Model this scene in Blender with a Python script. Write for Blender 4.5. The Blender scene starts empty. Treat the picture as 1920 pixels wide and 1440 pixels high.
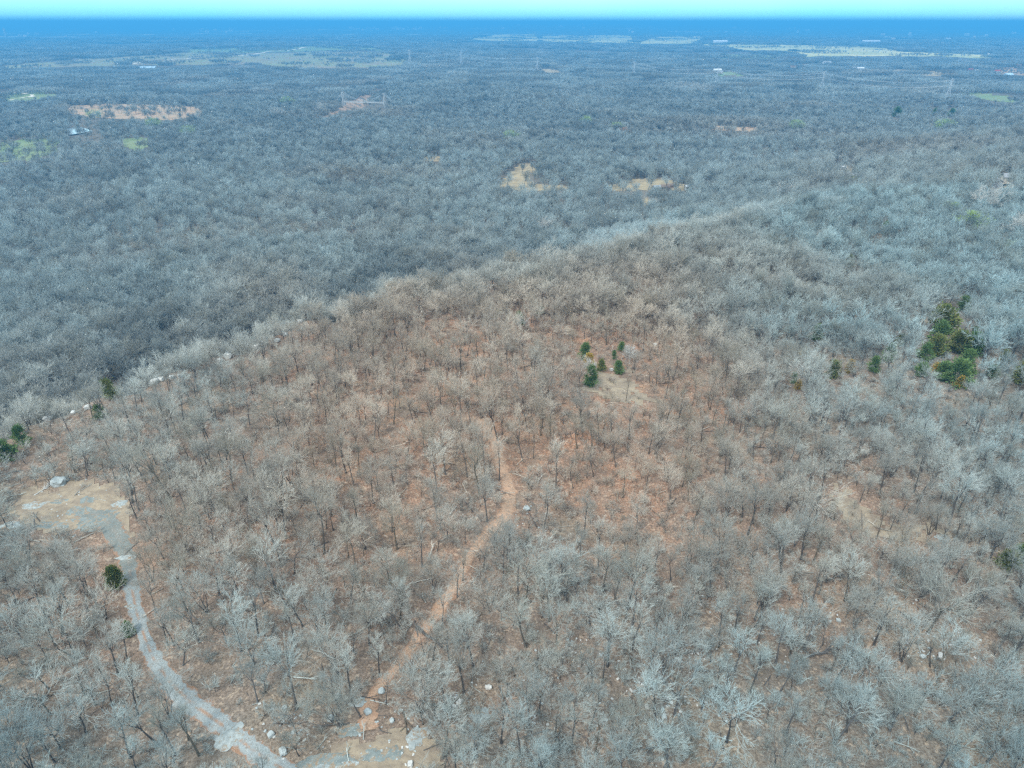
import bpy, math, random
import numpy as np
from mathutils import Vector, Matrix, noise as mnoise
S = bpy.context.scene
C = S.collection
R = math.radians
rng = np.random.default_rng(7)
random.seed(7)

# ------------------------------------------------------------------ camera
CAM_Z = 78.0
PITCH = 27.9            # degrees below the horizontal
F = 1281.0               # focal length in photo pixels (photo 1920 wide)
cam_d = bpy.data.cameras.new('camera')
cam_d.sensor_width = 36; cam_d.lens = 36 * F / 1920
cam_d.clip_start = 0.5; cam_d.clip_end = 90000
cam = bpy.data.objects.new('camera', cam_d); C.objects.link(cam)
cam.location = (0, 0, CAM_Z)
cam.rotation_euler = (R(90 - PITCH), 0, 0)
S.camera = cam

# ------------------------------------------------------------------ sky, sun, exposure
SUN_EL, SUN_AZ = 52, 215      # an overcast sun high behind the camera's left
world = bpy.data.worlds.new("World"); S.world = world; world.use_nodes = True
wn = world.node_tree; wn.nodes.clear()
def N(nt, t, **k):
    n = nt.nodes.new(t)
    for a, b in k.items(): setattr(n, a, b)
    return n
tc = N(wn, 'ShaderNodeTexCoord')
sep = N(wn, 'ShaderNodeSeparateXYZ'); wn.links.new(tc.outputs['Generated'], sep.inputs[0])
mx = N(wn, 'ShaderNodeMath', operation='MAXIMUM'); mx.inputs[1].default_value = 0.03
wn.links.new(sep.outputs[2], mx.inputs[0])
comb = N(wn, 'ShaderNodeCombineXYZ')
wn.links.new(sep.outputs[0], comb.inputs[0]); wn.links.new(sep.outputs[1], comb.inputs[1]); wn.links.new(mx.outputs[0], comb.inputs[2])
sky = N(wn, 'ShaderNodeTexSky', sky_type='NISHITA', sun_disc=False)
sky.sun_elevation = R(SUN_EL); sky.sun_rotation = R(SUN_AZ)
sky.air_density = 1.0; sky.dust_density = 1.0; sky.ozone_density = 1.5
wn.links.new(comb.outputs[0], sky.inputs[0])
# thin cloud veil: pale, blotchy, with the blue-green cast of this sky near the horizon
mp = N(wn, 'ShaderNodeMapping'); mp.inputs['Scale'].default_value = (1.6, 1.6, 9.0)
wn.links.new(tc.outputs['Generated'], mp.inputs[0])
nz = N(wn, 'ShaderNodeTexNoise'); nz.inputs['Scale'].default_value = 2.6; nz.inputs['Detail'].default_value = 5
wn.links.new(mp.outputs[0], nz.inputs[0])
ramp = N(wn, 'ShaderNodeValToRGB')
ramp.color_ramp.elements[0].position = 0.0; ramp.color_ramp.elements[0].color = (0.35, 3.0, 5.6, 1)
e = ramp.color_ramp.elements.new(0.008); e.color = (1.5, 5.7, 7.4, 1)
e = ramp.color_ramp.elements.new(0.04); e.color = (4.0, 7.4, 7.8, 1)
e = ramp.color_ramp.elements.new(0.3); e.color = (6.6, 8.3, 8.9, 1)
ramp.color_ramp.elements[-1].position = 1.0; ramp.color_ramp.elements[-1].color = (7.0, 8.2, 8.8, 1)
wn.links.new(sep.outputs[2], ramp.inputs[0])
mix = N(wn, 'ShaderNodeMix', data_type='RGBA')
mr = N(wn, 'ShaderNodeMapRange'); mr.inputs[1].default_value = 0.3; mr.inputs[2].default_value = 0.75
mr.inputs[3].default_value = 0.72; mr.inputs[4].default_value = 0.95
wn.links.new(nz.outputs[0], mr.inputs[0])
wn.links.new(mr.outputs[0], mix.inputs[0]); wn.links.new(sky.outputs[0], mix.inputs[6]); wn.links.new(ramp.outputs[0], mix.inputs[7])
bg = N(wn, 'ShaderNodeBackground'); bg.inputs[1].default_value = 0.1
wn.links.new(mix.outputs[2], bg.inputs[0])
wo = N(wn, 'ShaderNodeOutputWorld'); wn.links.new(bg.outputs[0], wo.inputs[0])

sun_d = bpy.data.lights.new('sun', 'SUN'); sun_d.energy = 1.5; sun_d.angle = R(12); sun_d.color = (1, 0.95, 0.87)
sun = bpy.data.objects.new('sun', sun_d); C.objects.link(sun)
el, az = R(SUN_EL), R(SUN_AZ)
sdir = Vector((math.sin(az) * math.cos(el), math.cos(az) * math.cos(el), math.sin(el)))
sun.rotation_euler = sdir.to_track_quat('Z', 'Y').to_euler()
sun.location = (0, 0, 300)
S.view_settings.view_transform = 'Standard'; S.view_settings.look = 'None'
S.view_settings.exposure = 1.12; S.view_settings.gamma = 1
S.render.engine = 'CYCLES'
S.cycles.max_bounces = 4; S.cycles.diffuse_bounces = 2; S.cycles.volume_bounces = 0
S.cycles.transparent_max_bounces = 4
S.cycles.use_adaptive_sampling = True
S.cycles.use_denoising = False
S.cycles.pixel_filter_type = 'BLACKMAN_HARRIS'; S.cycles.filter_width = 1.35
S.render.film_transparent = False

# ------------------------------------------------------------------ helpers
cp, sp = math.cos(R(PITCH)), math.sin(R(PITCH))
def smooth(t):
    t = np.clip(t, 0, 1); return t * t * (3 - 2 * t)
EU = [-400, -120, -1, 23.5, 70.8, 121.7, 213.9, 300, 400, 600, 1200]
EV = [95, 150, 165, 169, 181, 177, 166, 158, 125, 95, 60]
def edge_s(x, y):
    u = 0.7660 * x + 0.6428 * y; v = -0.6428 * x + 0.7660 * y
    return v - np.interp(u, EU, EV) - 2.2 * np.sin(u * 0.19) - 1.6 * np.sin(u * 0.43 + 1), u
def H(x, y):
    x = np.asarray(x, float); y = np.asarray(y, float)
    s, u = edge_s(x, y)
    W = np.interp(u, [100, 250, 420, 700], [76, 115, 260, 420])
    t = np.clip(s / W, 0, 1)
    drop = np.interp(u, [0, 300], [52, 46]) * (1 - (1 - t) ** 1.6)
    r = np.hypot(x, y)
    z = -drop
    z = z + 1.1 * np.sin(x * 0.051 + 1.3) * np.sin(y * 0.043 + .4) + 0.6 * np.sin(x * 0.13 + y * 0.09) + 0.35 * np.sin(x * 0.31 - y * 0.23)
    z = z - 2.5 * smooth((x - 60) / 120) * (1 + np.sin(y * 0.028 + x * .01))
    lo = smooth(s / (W * 1.2))
    z = z + lo * (4 * np.sin(x * 0.0062 + 2) * np.sin(y * 0.0051) + 2.2 * np.sin(x * 0.017 + y * 0.011))
    # the river's channel
    z = z - 5.0 * np.exp(-(river_d(x, y) / 16.0) ** 2)
    # far land: falls away to both sides, low swells in the middle
    far = smooth((r - 6000) / 14000)
    a = np.arctan2(x, np.maximum(y, 1)); aa = np.abs(a)
    side = smooth((np.degrees(aa) - 2) / 38)
    ridge = 38 * np.exp(-((np.degrees(a) - 7) / 16) ** 2) + 14 * np.sin(np.degrees(a) * .31) + 8 * np.sin(np.degrees(a) * .83 + 1)
    z = z + far * (ridge + 30 - 45 * side)
    return z
RIV = None
def river_d(x, y):
    if RIV is None: return np.full(np.shape(x), 1e4)
    d = np.full(np.shape(x), 1e9)
    for (ax, ay), (bx, by) in zip(RIV[:-1], RIV[1:]):
        vx, vy = bx - ax, by - ay; L = vx * vx + vy * vy
        t = np.clip(((x - ax) * vx + (y - ay) * vy) / L, 0, 1)
        d = np.minimum(d, np.hypot(x - ax - t * vx, y - ay - t * vy))
    return d
def ray(px, py):
    dx, dy = px - 960, py - 720
    return np.array([dx, F * cp - dy * sp, -F * sp - dy * cp]) / F
TS = 20 * 1.004 ** np.arange(1900)
def at(px, py, lift=0.0):
    """the point of the land seen at this place of the photograph"""
    d = ray(px, py); T = TS
    for _ in range(3):
        hh = CAM_Z + d[2] * T - H(d[0] * T, d[1] * T) - lift
        k = int(np.argmax(hh < 0))
        if hh[k] >= 0: k = len(T) - 1
        T = np.linspace(T[max(k - 1, 0)], T[k], 12)
    p = d * T[-1]
    return Vector((p[0], p[1], float(H(p[0], p[1]))))
def proj(x, y, z):
    x = np.asarray(x, float); y = np.asarray(y, float); z = np.asarray(z, float) - CAM_Z
    depth = y * cp - z * sp; up = y * sp + z * cp
    depth = np.where(depth < 1, np.nan, depth)
    return 960 + F * x / depth, 720 - F * up / depth, depth
def inpoly(px, py, poly):
    c = np.zeros(np.shape(px), bool); n = len(poly)
    for i in range(n):
        x0, y0 = poly[i]; x1, y1 = poly[(i + 1) % n]
        if y0 == y1: continue
        k = ((y0 > py) != (y1 > py)) & (px < (x1 - x0) * (py - y0) / (y1 - y0) + x0)
        c ^= k
    return c
def tag(o, label=None, cat=None, group=None, kind=None):
    if label: o['label'] = label
    if cat: o['category'] = cat
    if group: o['group'] = group
    if kind: o['kind'] = kind
    return o
def link(o, parent=None):
    C.objects.link(o)
    if parent is not None: o.parent = parent
    return o
def mesh_np(name, V, Fc, mats, mi=None, smooth_=False):
    me = bpy.data.meshes.new(name)
    V = np.asarray(V, np.float32)
    sizes = np.array([len(f) for f in Fc]) if not isinstance(Fc, np.ndarray) else np.full(len(Fc), Fc.shape[1])
    flat = np.concatenate([np.asarray(f) for f in Fc]) if not isinstance(Fc, np.ndarray) else Fc.ravel()
    me.vertices.add(len(V)); me.vertices.foreach_set('co', V.ravel())
    me.loops.add(len(flat)); me.loops.foreach_set('vertex_index', flat.astype(np.int32))
    me.polygons.add(len(sizes))
    st = np.concatenate([[0], np.cumsum(sizes)[:-1]]).astype(np.int32)
    me.polygons.foreach_set('loop_start', st)
    for m in mats: me.materials.append(m)
    if mi is not None: me.polygons.foreach_set('material_index', np.asarray(mi, np.int32))
    if smooth_: me.polygons.foreach_set('use_smooth', np.ones(len(sizes), bool))
    me.update(calc_edges=True); me.validate()
    return me
class MB:
    def __init__(s): s.v = []; s.f = []
    def add(s, V, Fc):
        n = len(s.v); s.v += [tuple(v) for v in V]; s.f += [tuple(i + n for i in f) for f in Fc]
    def box(s, c, d, rz=0, top=1.0):
        cx, cy, cz = c; a, b, h = d[0] / 2, d[1] / 2, d[2] / 2
        V = []
        for (x, y, z) in [(-a,-b,-h),(a,-b,-h),(a,b,-h),(-a,b,-h),(-a*top,-b*top,h),(a*top,-b*top,h),(a*top,b*top,h),(-a*top,b*top,h)]:
            V.append((cx + x*math.cos(rz) - y*math.sin(rz), cy + x*math.sin(rz) + y*math.cos(rz), cz + z))
        s.add(V, [(0,3,2,1),(4,5,6,7),(0,1,5,4),(1,2,6,5),(2,3,7,6),(3,0,4,7)]); return s
    def tube(s, p, q, r0, r1=None, n=6):
        if r1 is None: r1 = r0
        p = Vector(p); q = Vector(q); d = (q - p).normalized()
        a = d.orthogonal().normalized(); b = d.cross(a)
        V = []
        for c, r in ((p, r0), (q, r1)):
            for i in range(n):
                t = 2 * math.pi * i / n; V.append(c + a * (r * math.cos(t)) + b * (r * math.sin(t)))
        fs = [(i, (i + 1) % n, n + (i + 1) % n, n + i) for i in range(n)]
        fs += [tuple(range(n - 1, -1, -1)), tuple(range(n, 2 * n))]
        s.add(V, fs); return s
    def build(s, name, mat, parent=None, sm=False):
        me = bpy.data.meshes.new(name); me.from_pydata(s.v, [], s.f); me.materials.append(mat); me.update()
        if sm:
            for p in me.polygons: p.use_smooth = True
        o = bpy.data.objects.new(name, me); return link(o, parent)
def empty(name, loc, rz=0, **k):
    o = bpy.data.objects.new(name, None); C.objects.link(o)
    o.location = loc; o.rotation_euler = (0, 0, rz); o.empty_display_size = 0.5
    return tag(o, **k)

# ------------------------------------------------------------------ materials
def newmat(name, rough=0.9):
    m = bpy.data.materials.new(name); m.use_nodes = True
    nt = m.node_tree; b = nt.nodes['Principled BSDF']; b.inputs['Roughness'].default_value = rough
    b.inputs['Specular IOR Level'].default_value = 0.15
    return m, nt, b
def L(nt, a, b): nt.links.new(a, b)
def noise(nt, scale, detail=4, vec=None, rough=.6, dist=0):
    n = N(nt, 'ShaderNodeTexNoise'); n.inputs['Scale'].default_value = scale
    n.inputs['Detail'].default_value = detail; n.inputs['Roughness'].default_value = rough; n.inputs['Distortion'].default_value = dist
    if vec is not None: L(nt, vec, n.inputs['Vector'])
    return n.outputs[0]
def rng_(nt, v, a, b, c=0, d=1):
    n = N(nt, 'ShaderNodeMapRange'); n.inputs[1].default_value = a; n.inputs[2].default_value = b
    n.inputs[3].default_value = c; n.inputs[4].default_value = d; L(nt, v, n.inputs[0]); return n.outputs[0]
def mixc(nt, f, a, b):
    n = N(nt, 'ShaderNodeMix', data_type='RGBA')
    if isinstance(f, (int, float)): n.inputs[0].default_value = f
    else: L(nt, f, n.inputs[0])
    for i, c in ((6, a), (7, b)):
        if isinstance(c, tuple): n.inputs[i].default_value = (*c, 1)
        else: L(nt, c, n.inputs[i])
    return n.outputs[2]
def math_(nt, op, a, b=0.0):
    n = N(nt, 'ShaderNodeMath', operation=op)
    for i, c in ((0, a), (1, b)):
        if isinstance(c, (int, float)): n.inputs[i].default_value = c
        else: L(nt, c, n.inputs[i])
    return n.outputs[0]
def pos(nt): return N(nt, 'ShaderNodeNewGeometry').outputs['Position']
def plain(name, col, col2=None, scale=2.0, rough=.85, spec=None, metal=0):
    m, nt, b = newmat(name, rough)
    t = N(nt, 'ShaderNodeTexCoord').outputs['Object']
    c2 = col2 or tuple(x * 0.78 for x in col)
    L(nt, mixc(nt, rng_(nt, noise(nt, scale, 5, t), .35, .65), col, c2), b.inputs['Base Color'])
    b.inputs['Metallic'].default_value = metal
    return m

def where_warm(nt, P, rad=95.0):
    """1 on the dry oak-leaf hilltop, 0 away from it, where a cool haze cast is painted into the colours"""
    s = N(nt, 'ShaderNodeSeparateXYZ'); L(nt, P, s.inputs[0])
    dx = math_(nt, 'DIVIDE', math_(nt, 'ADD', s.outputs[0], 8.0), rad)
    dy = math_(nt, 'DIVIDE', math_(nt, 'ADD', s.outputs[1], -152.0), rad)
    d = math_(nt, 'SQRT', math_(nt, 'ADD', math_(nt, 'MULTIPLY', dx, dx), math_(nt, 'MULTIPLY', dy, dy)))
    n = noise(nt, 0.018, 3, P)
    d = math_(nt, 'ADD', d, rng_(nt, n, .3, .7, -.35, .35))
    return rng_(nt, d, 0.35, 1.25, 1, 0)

def N_off(nt, v):
    m = N(nt, 'ShaderNodeMapping'); m.inputs['Location'].default_value = (431, 77, 0); L(nt, v, m.inputs[0]); return m.outputs[0]
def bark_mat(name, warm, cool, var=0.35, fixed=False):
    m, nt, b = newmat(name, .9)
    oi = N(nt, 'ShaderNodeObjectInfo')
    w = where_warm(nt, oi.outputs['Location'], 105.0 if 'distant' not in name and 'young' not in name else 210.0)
    base = mixc(nt, w, cool, warm)  # cool hazy cast away from the hilltop is painted into the bark
    st = noise(nt, 0.011, 4, oi.outputs['Location'], .65); st2 = noise(nt, 0.0045, 3, N_off(nt, oi.outputs['Location']), .6)
    base = mixc(nt, rng_(nt, st, .52, .64, 0, .65 if 'distant' in name else .42), base, tuple(x * .5 for x in cool))
    base = mixc(nt, rng_(nt, st2, .52, .66, 0, .35), base, (warm[0] * .95, warm[1] * .82, warm[2] * .72))
    v = N(nt, 'ShaderNodeHueSaturation'); v.inputs['Saturation'].default_value = 1.0
    L(nt, rng_(nt, oi.outputs['Random'], 0, 1, 1 - var, 1 + var), v.inputs['Value'])
    L(nt, base, v.inputs['Color'])
    rnd2 = math_(nt, 'FRACT', math_(nt, 'MULTIPLY', oi.outputs['Random'], 7.31))
    ol = mixc(nt, rng_(nt, rnd2, .7, 1, 0, .45), v.outputs[0], (0.20, 0.17, 0.10))
    P = pos(nt)
    g = noise(nt, 1.3, 3, P)
    out = mixc(nt, rng_(nt, g, .35, .7, 0, .45), ol, tuple(x * .55 for x in warm))
    L(nt, out, b.inputs['Base Color'])
    return m
M = {}
M['trunk'] = bark_mat('oak_trunk_bark', (0.14, 0.115, 0.095), (0.10, 0.115, 0.125), .3)
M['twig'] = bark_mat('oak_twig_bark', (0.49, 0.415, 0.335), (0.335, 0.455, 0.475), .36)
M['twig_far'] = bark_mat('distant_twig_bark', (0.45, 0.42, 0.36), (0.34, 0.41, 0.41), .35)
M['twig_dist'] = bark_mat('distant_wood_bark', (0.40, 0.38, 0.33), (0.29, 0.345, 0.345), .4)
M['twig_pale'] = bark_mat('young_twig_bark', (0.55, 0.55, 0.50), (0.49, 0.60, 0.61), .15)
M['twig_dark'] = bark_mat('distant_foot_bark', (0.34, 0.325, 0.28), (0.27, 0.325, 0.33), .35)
M['white_bark'] = plain('pale_sycamore_bark', (0.62, 0.60, 0.55), (0.42, 0.42, 0.40), 1.5)

def ground_mat():
    m, nt, b = newmat('leaf_litter_ground', .95)
    P = pos(nt)
    w = where_warm(nt, P)
    n1 = noise(nt, 0.06, 5, P); n2 = noise(nt, 0.5, 6, P, .7); n3 = noise(nt, 3.2, 4, P, .75); n4 = noise(nt, 0.16, 4, P, .6)
    orange = mixc(nt, rng_(nt, n2, .35, .65), (0.49, 0.255, 0.15), (0.32, 0.18, 0.115))
    brown = mixc(nt, rng_(nt, n2, .35, .65), (0.27, 0.245, 0.205), (0.17, 0.162, 0.143))
    c = mixc(nt, math_(nt, 'MULTIPLY', w, rng_(nt, n4, .3, .62, .35, 1)), brown, orange)  # leaf orange on the hilltop; the greyer hazy cast outwards is painted in
    c = mixc(nt, rng_(nt, n1, .52, .72, 0, .5), c, (0.42, 0.33, 0.22))      # dry grass
    c = mixc(nt, rng_(nt, n3, .36, .6, .1, 1), (0.10, 0.075, 0.055), c)
    c = mixc(nt, rng_(nt, noise(nt, 1.5, 3, P, .6), .56, .66, 0, .55), c, (0.50, 0.40, 0.30))
    c = mixc(nt, rng_(nt, noise(nt, .11, 4, N_off(nt, P), .65), .5, .68, 0, .55), c, (0.14, 0.115, 0.09))
    # pale flecks of sandstone among the leaves
    vo = N(nt, 'ShaderNodeTexVoronoi'); vo.inputs['Scale'].default_value = 0.85; L(nt, P, vo.inputs['Vector'])
    fl = math_(nt, 'MULTIPLY', rng_(nt, vo.outputs['Distance'], .10, .16, 1, 0), rng_(nt, n4, .52, .60, 0, 1))
    c = mixc(nt, math_(nt, 'MULTIPLY', fl, .5), c, (0.44, 0.42, 0.38))
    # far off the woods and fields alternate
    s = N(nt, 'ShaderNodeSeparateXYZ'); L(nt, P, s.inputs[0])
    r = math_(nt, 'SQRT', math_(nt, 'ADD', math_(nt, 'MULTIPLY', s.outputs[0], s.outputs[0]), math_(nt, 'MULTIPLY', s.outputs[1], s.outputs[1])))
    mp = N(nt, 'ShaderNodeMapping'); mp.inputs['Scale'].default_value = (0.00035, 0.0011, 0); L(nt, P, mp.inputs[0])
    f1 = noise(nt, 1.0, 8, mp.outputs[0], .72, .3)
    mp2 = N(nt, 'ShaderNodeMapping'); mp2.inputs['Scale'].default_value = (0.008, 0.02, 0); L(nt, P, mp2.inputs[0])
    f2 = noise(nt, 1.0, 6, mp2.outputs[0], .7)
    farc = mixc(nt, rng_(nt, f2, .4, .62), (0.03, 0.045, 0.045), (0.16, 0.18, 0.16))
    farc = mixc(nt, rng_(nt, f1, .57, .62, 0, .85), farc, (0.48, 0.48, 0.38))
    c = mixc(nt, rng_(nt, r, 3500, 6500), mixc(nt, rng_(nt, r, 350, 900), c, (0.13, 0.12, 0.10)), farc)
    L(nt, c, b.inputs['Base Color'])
    bp = N(nt, 'ShaderNodeBump'); bp.inputs['Strength'].default_value = .6; bp.inputs['Distance'].default_value = .25
    L(nt, n3, bp.inputs['Height']); L(nt, bp.outputs[0], b.inputs['Normal'])
    return m
M['ground'] = ground_mat()
def field_mat(name, a, b_, c_, sc=(0.01, 0.03)):
    m, nt, b = newmat(name, .95)
    P = pos(nt); mp = N(nt, 'ShaderNodeMapping'); mp.inputs['Scale'].default_value = (sc[0], sc[1], 0); L(nt, P, mp.inputs[0])
    n1 = noise(nt, 1, 7, mp.outputs[0], .65); n2 = noise(nt, 4.3, 5, mp.outputs[0], .7)
    c = mixc(nt, rng_(nt, n1, .4, .6), a, b_); c = mixc(nt, rng_(nt, n2, .5, .7, 0, .7), c, c_)
    L(nt, c, b.inputs['Base Color']); return m
M['field_tan'] = field_mat('dry_hay_field', (0.56, 0.50, 0.26), (0.36, 0.37, 0.18), (0.20, 0.24, 0.12), (.003, .006))
M['field_green'] = field_mat('green_pasture', (0.15, 0.21, 0.10), (0.20, 0.24, 0.13), (0.19, 0.19, 0.12))
M['field_mauve'] = field_mat('brown_bluestem_pasture', (0.25, 0.205, 0.155), (0.21, 0.24, 0.12), (0.09, 0.10, 0.08), (.006, .02))
M['clearing'] = field_mat('tan_clearing', (0.36, 0.29, 0.18), (0.26, 0.21, 0.14), (0.17, 0.16, 0.11), (.08, .1))
M['clay'] = field_mat('orange_clay_ground', (0.42, 0.27, 0.18), (0.32, 0.25, 0.17), (0.22, 0.22, 0.15), (.05, .06))
M['dry_grass'] = field_mat('pale_dry_grass', (0.33, 0.27, 0.195), (0.23, 0.185, 0.14), (0.16, 0.13, 0.10), (.35, .5))

# ------------------------------------------------------------------ land: the river first, it cuts the terrain
RIV0 = [(775, 138), (745, 150), (716, 167), (692, 181), (672, 193), (655, 203), (636, 214), (600, 226)]
_p = [at(a, b) for a, b in RIV0]
RIV = [(p.x, p.y) for p in _p]
az = np.radians(np.arange(-64, 64.01, 0.3)); rr = [14.0]
while rr[-1] < 34000: rr.append(rr[-1] * 1.0085)
rr = np.array(rr)
AZ, RR = np.meshgrid(az, rr)
GX = RR * np.sin(AZ); GY = RR * np.cos(AZ) - 38
GZ = H(GX, GY)
nr, na = GX.shape
V = np.stack([GX.ravel(), GY.ravel(), GZ.ravel()], 1)
idx = np.arange(nr * na).reshape(nr, na)
Q = np.stack([idx[:-1, :-1].ravel(), idx[:-1, 1:].ravel(), idx[1:, 1:].ravel(), idx[1:, :-1].ravel()], 1)
Q = Q[:, ::-1].copy()
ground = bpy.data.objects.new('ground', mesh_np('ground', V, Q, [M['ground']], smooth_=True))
tag(link(ground), kind='structure')
QC = V[Q].mean(1)
QPX, QPY, QD = proj(QC[:, 0], QC[:, 1], QC[:, 2])
# inner disc under and behind the camera
n0 = 48; vv = [(0, -38, float(H(0, -38)))] 
CLEAR = []         # photo polygons where no tree grows (with the share of trees that stay)
def land_patch(name, poly, mat, keep=0.0, lift=0.06, trees=True, struct=True):
    big = poly[0][1] > 600; am = 11.0 if big else .8
    wx, wy = QC[:, 0], QC[:, 1]; fq = 1.0 if big else .012
    jx = am * (np.sin(wx * .9 * fq + wy * .5 * fq) + np.sin(wx * .37 * fq - wy * .61 * fq + 2) + .6 * np.sin(wx * 2.3 * fq + wy * 1.7 * fq) + .8 * np.sin(wx * 1.1 * fq - wy * 1.9 * fq + np.sin(wy * .9 * fq) * 2)); jy = .6 * am * (np.sin(wx * .53 * fq + wy * .83 * fq + 1) + np.sin(wx * .31 * fq - wy * .29 * fq) + .6 * np.sin(wx * 1.9 * fq - wy * 2.6 * fq))
    m = inpoly(QPX + jx, QPY + jy, poly) & (QD > 0)
    # nothing hidden behind the crest: keep only faces near the seen point
    k = Q[m]
    if len(k) == 0: print('EMPTY PATCH', name, poly[0]); return None
    ref = at(*np.mean(np.array(poly), 0)); d0 = math.hypot(ref.x, ref.y)
    cc = QC[m]; dd = np.hypot(cc[:, 0], cc[:, 1])
    k = k[(dd < d0 * 1.9) & (dd > d0 * .5)]
    u, inv = np.unique(k, return_inverse=True)
    VV = V[u].copy(); VV[:, 2] += lift + 0.00012 * np.hypot(VV[:, 0], VV[:, 1])
    o = bpy.data.objects.new(name, mesh_np(name, VV, inv.reshape(-1, 4), [mat], smooth_=True))
    tag(link(o), kind='structure')
    if trees: CLEAR.append((poly, keep))
    return o
land_patch('field', [(873,75),(933,65),(1003,65),(1012,72),(1009,77),(960,77)], M['field_tan'])
land_patch('field', [(1013,67),(1187,67),(1190,81),(1100,81),(1013,78)], M['field_tan'], .01)
land_patch('field', [(1192,82),(1223,69),(1323,68),(1300,82)], M['field_tan'], .01)
land_patch('field', [(1302,83),(1513,85),(1640,87),(1687,97),(1853,103),(1857,109),(1680,105),(1510,106),(1487,97),(1397,93)], M['field_tan'], .01)
land_patch('pasture', [(0,124),(75,117),(215,108),(350,99),(500,100),(640,96),(730,98),(772,119),(700,129),(560,128),(480,122),(250,122),(100,126),(0,129)], M['field_mauve'], .04)
land_patch('pasture', [(350,92),(620,86),(700,90),(735,96),(640,95),(480,99),(352,99)], M['field_green'], .03)
land_patch('pasture', [(1345,102),(1390,101),(1470,106),(1460,111),(1345,110)], M['field_green'], .1)
land_patch('pasture', [(1340,135),(1375,136),(1395,142),(1345,143)], M['field_green'], .05)
land_patch('pasture', [(1785,172),(1850,176),(1925,186),(1925,195),(1850,188)], M['field_green'], .06)
land_patch('pasture', [(-20,272),(40,262),(110,260),(112,285),(60,300),(-20,305)], M['field_green'], .28)
land_patch('pasture', [(225,262),(270,258),(284,272),(262,284),(232,276)], M['field_green'], .1)
land_patch('pasture', [(0,173),(70,172),(110,178),(60,190),(0,190)], M['field_green'], .15)
land_patch('clearing', [(1008,131),(1030,129),(1056,133),(1040,139),(1015,138)], M['clearing'])
land_patch('clearing', [(928,349),(952,328),(975,308),(1002,306),(1010,316),(988,330),(1000,346),(1068,350),(1062,356),(980,360)], M['clearing'], .10)
land_patch('clearing', [(1142,350),(1165,340),(1200,336),(1245,334),(1292,350),(1280,358),(1235,356),(1150,358)], M['clearing'], .16)
land_patch('clearing', [(1558,310),(1592,308),(1596,322),(1620,336),(1598,338),(1560,320)], M['clearing'], .03)
land_patch('clearing', [(1842,338),(1860,332),(1905,345),(1890,356),(1850,352)], M['clearing'], .05)
land_patch('clearing', [(1200,372),(1216,370),(1222,382),(1208,388)], M['clearing'], .05)
land_patch('clearing', [(790,294),(828,292),(822,302),(796,304)], M['clearing'], .2)
land_patch('clearing', [(1330,236),(1420,238),(1425,246),(1340,243)], M['clay'], .3)
land_patch('clearing', [(1640,133),(1700,130),(1800,136),(1800,143),(1650,142)], M['clearing'], .3)
land_patch('clearing', [(1860,126),(1925,126),(1925,142),(1880,140)], M['clay'], .12)
land_patch('bare_clay', [(122,200),(200,195),(300,196),(380,201),(376,218),(320,226),(180,222),(130,214)], M['clay'], .10)
land_patch('dry_grass', [(1552,920),(1600,932),(1628,962),(1655,984),(1700,990),(1745,984),(1790,998),(1770,1016),(1700,1012),(1636,1004),(1596,978)], M['dry_grass'], .25, .05)
land_patch('dry_grass', [(5,960),(30,930),(60,914),(180,898),(236,922),(246,990),(222,1000),(190,996),(120,985),(60,990)], M['dry_grass'], 0, .05)
land_patch('dry_grass', [(690,1372),(760,1362),(812,1392),(806,1450),(640,1450),(600,1425)], M['dry_grass'], .03, .05)
land_patch('dry_grass', [(1120,700),(1170,705),(1235,752),(1225,766),(1170,748),(1085,735)], M['dry_grass'], .15, .05)

# ------------------------------------------------------------------ track, trail, river, pond, far roads
def ribbon(name, pts, w, mat, lift, jag=.0, nsub=8, ncross=6, world_pts=False):
    P = [at(*p) if not world_pts else Vector(p) for p in pts]
    ws = w if isinstance(w, (list, tuple)) else [w] * len(P)
    out = []
    for i in range(len(P) - 1):
        a = P[max(i-1,0)]; b = P[i]; c = P[i+1]; d = P[min(i+2,len(P)-1)]
        for k in range(nsub):
            t = k / nsub
            q = 0.5 * ((2*b) + (c - a)*t + (2*a - 5*b + 4*c - d)*t*t + (3*b - a - 3*c + d)*t**3)
            out.append((q, ws[i]*(1-t) + ws[i+1]*t))
    out.append((P[-1], ws[-1]))
    Vv = []; Fv = []
    for i, (q, ww) in enumerate(out):
        t = (out[min(i+1,len(out)-1)][0] - out[max(i-1,0)][0]); t.z = 0; t.normalize()
        n = Vector((t.y, -t.x, 0))
        for j in range(ncross + 1):
            s = j / ncross * 2 - 1
            f = 1 + (random.uniform(-jag, jag) if j in (0, ncross) else 0)
            p = q + n * (s * ww * .5 * f)
            Vv.append((p.x, p.y, float(H(p.x, p.y)) + lift + 0.00012 * p.xy.length - (0.1 if abs(s) == 1 else 0)))
        if i:
            for j in range(ncross):
                a = (i-1)*(ncross+1)+j; Fv.append((a, a+1, a+ncross+2, a+ncross+1))
    o = bpy.data.objects.new(name, mesh_np(name, Vv, np.array(Fv)[:, ::-1].copy(), [mat], smooth_=True))
    tag(link(o), kind='structure')
    me = o.data; ca = me.attributes.new('across', 'FLOAT', 'POINT')
    ca.data.foreach_set('value', np.tile(np.linspace(-1, 1, ncross + 1), len(out)).astype(np.float32))
    return o, out
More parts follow.
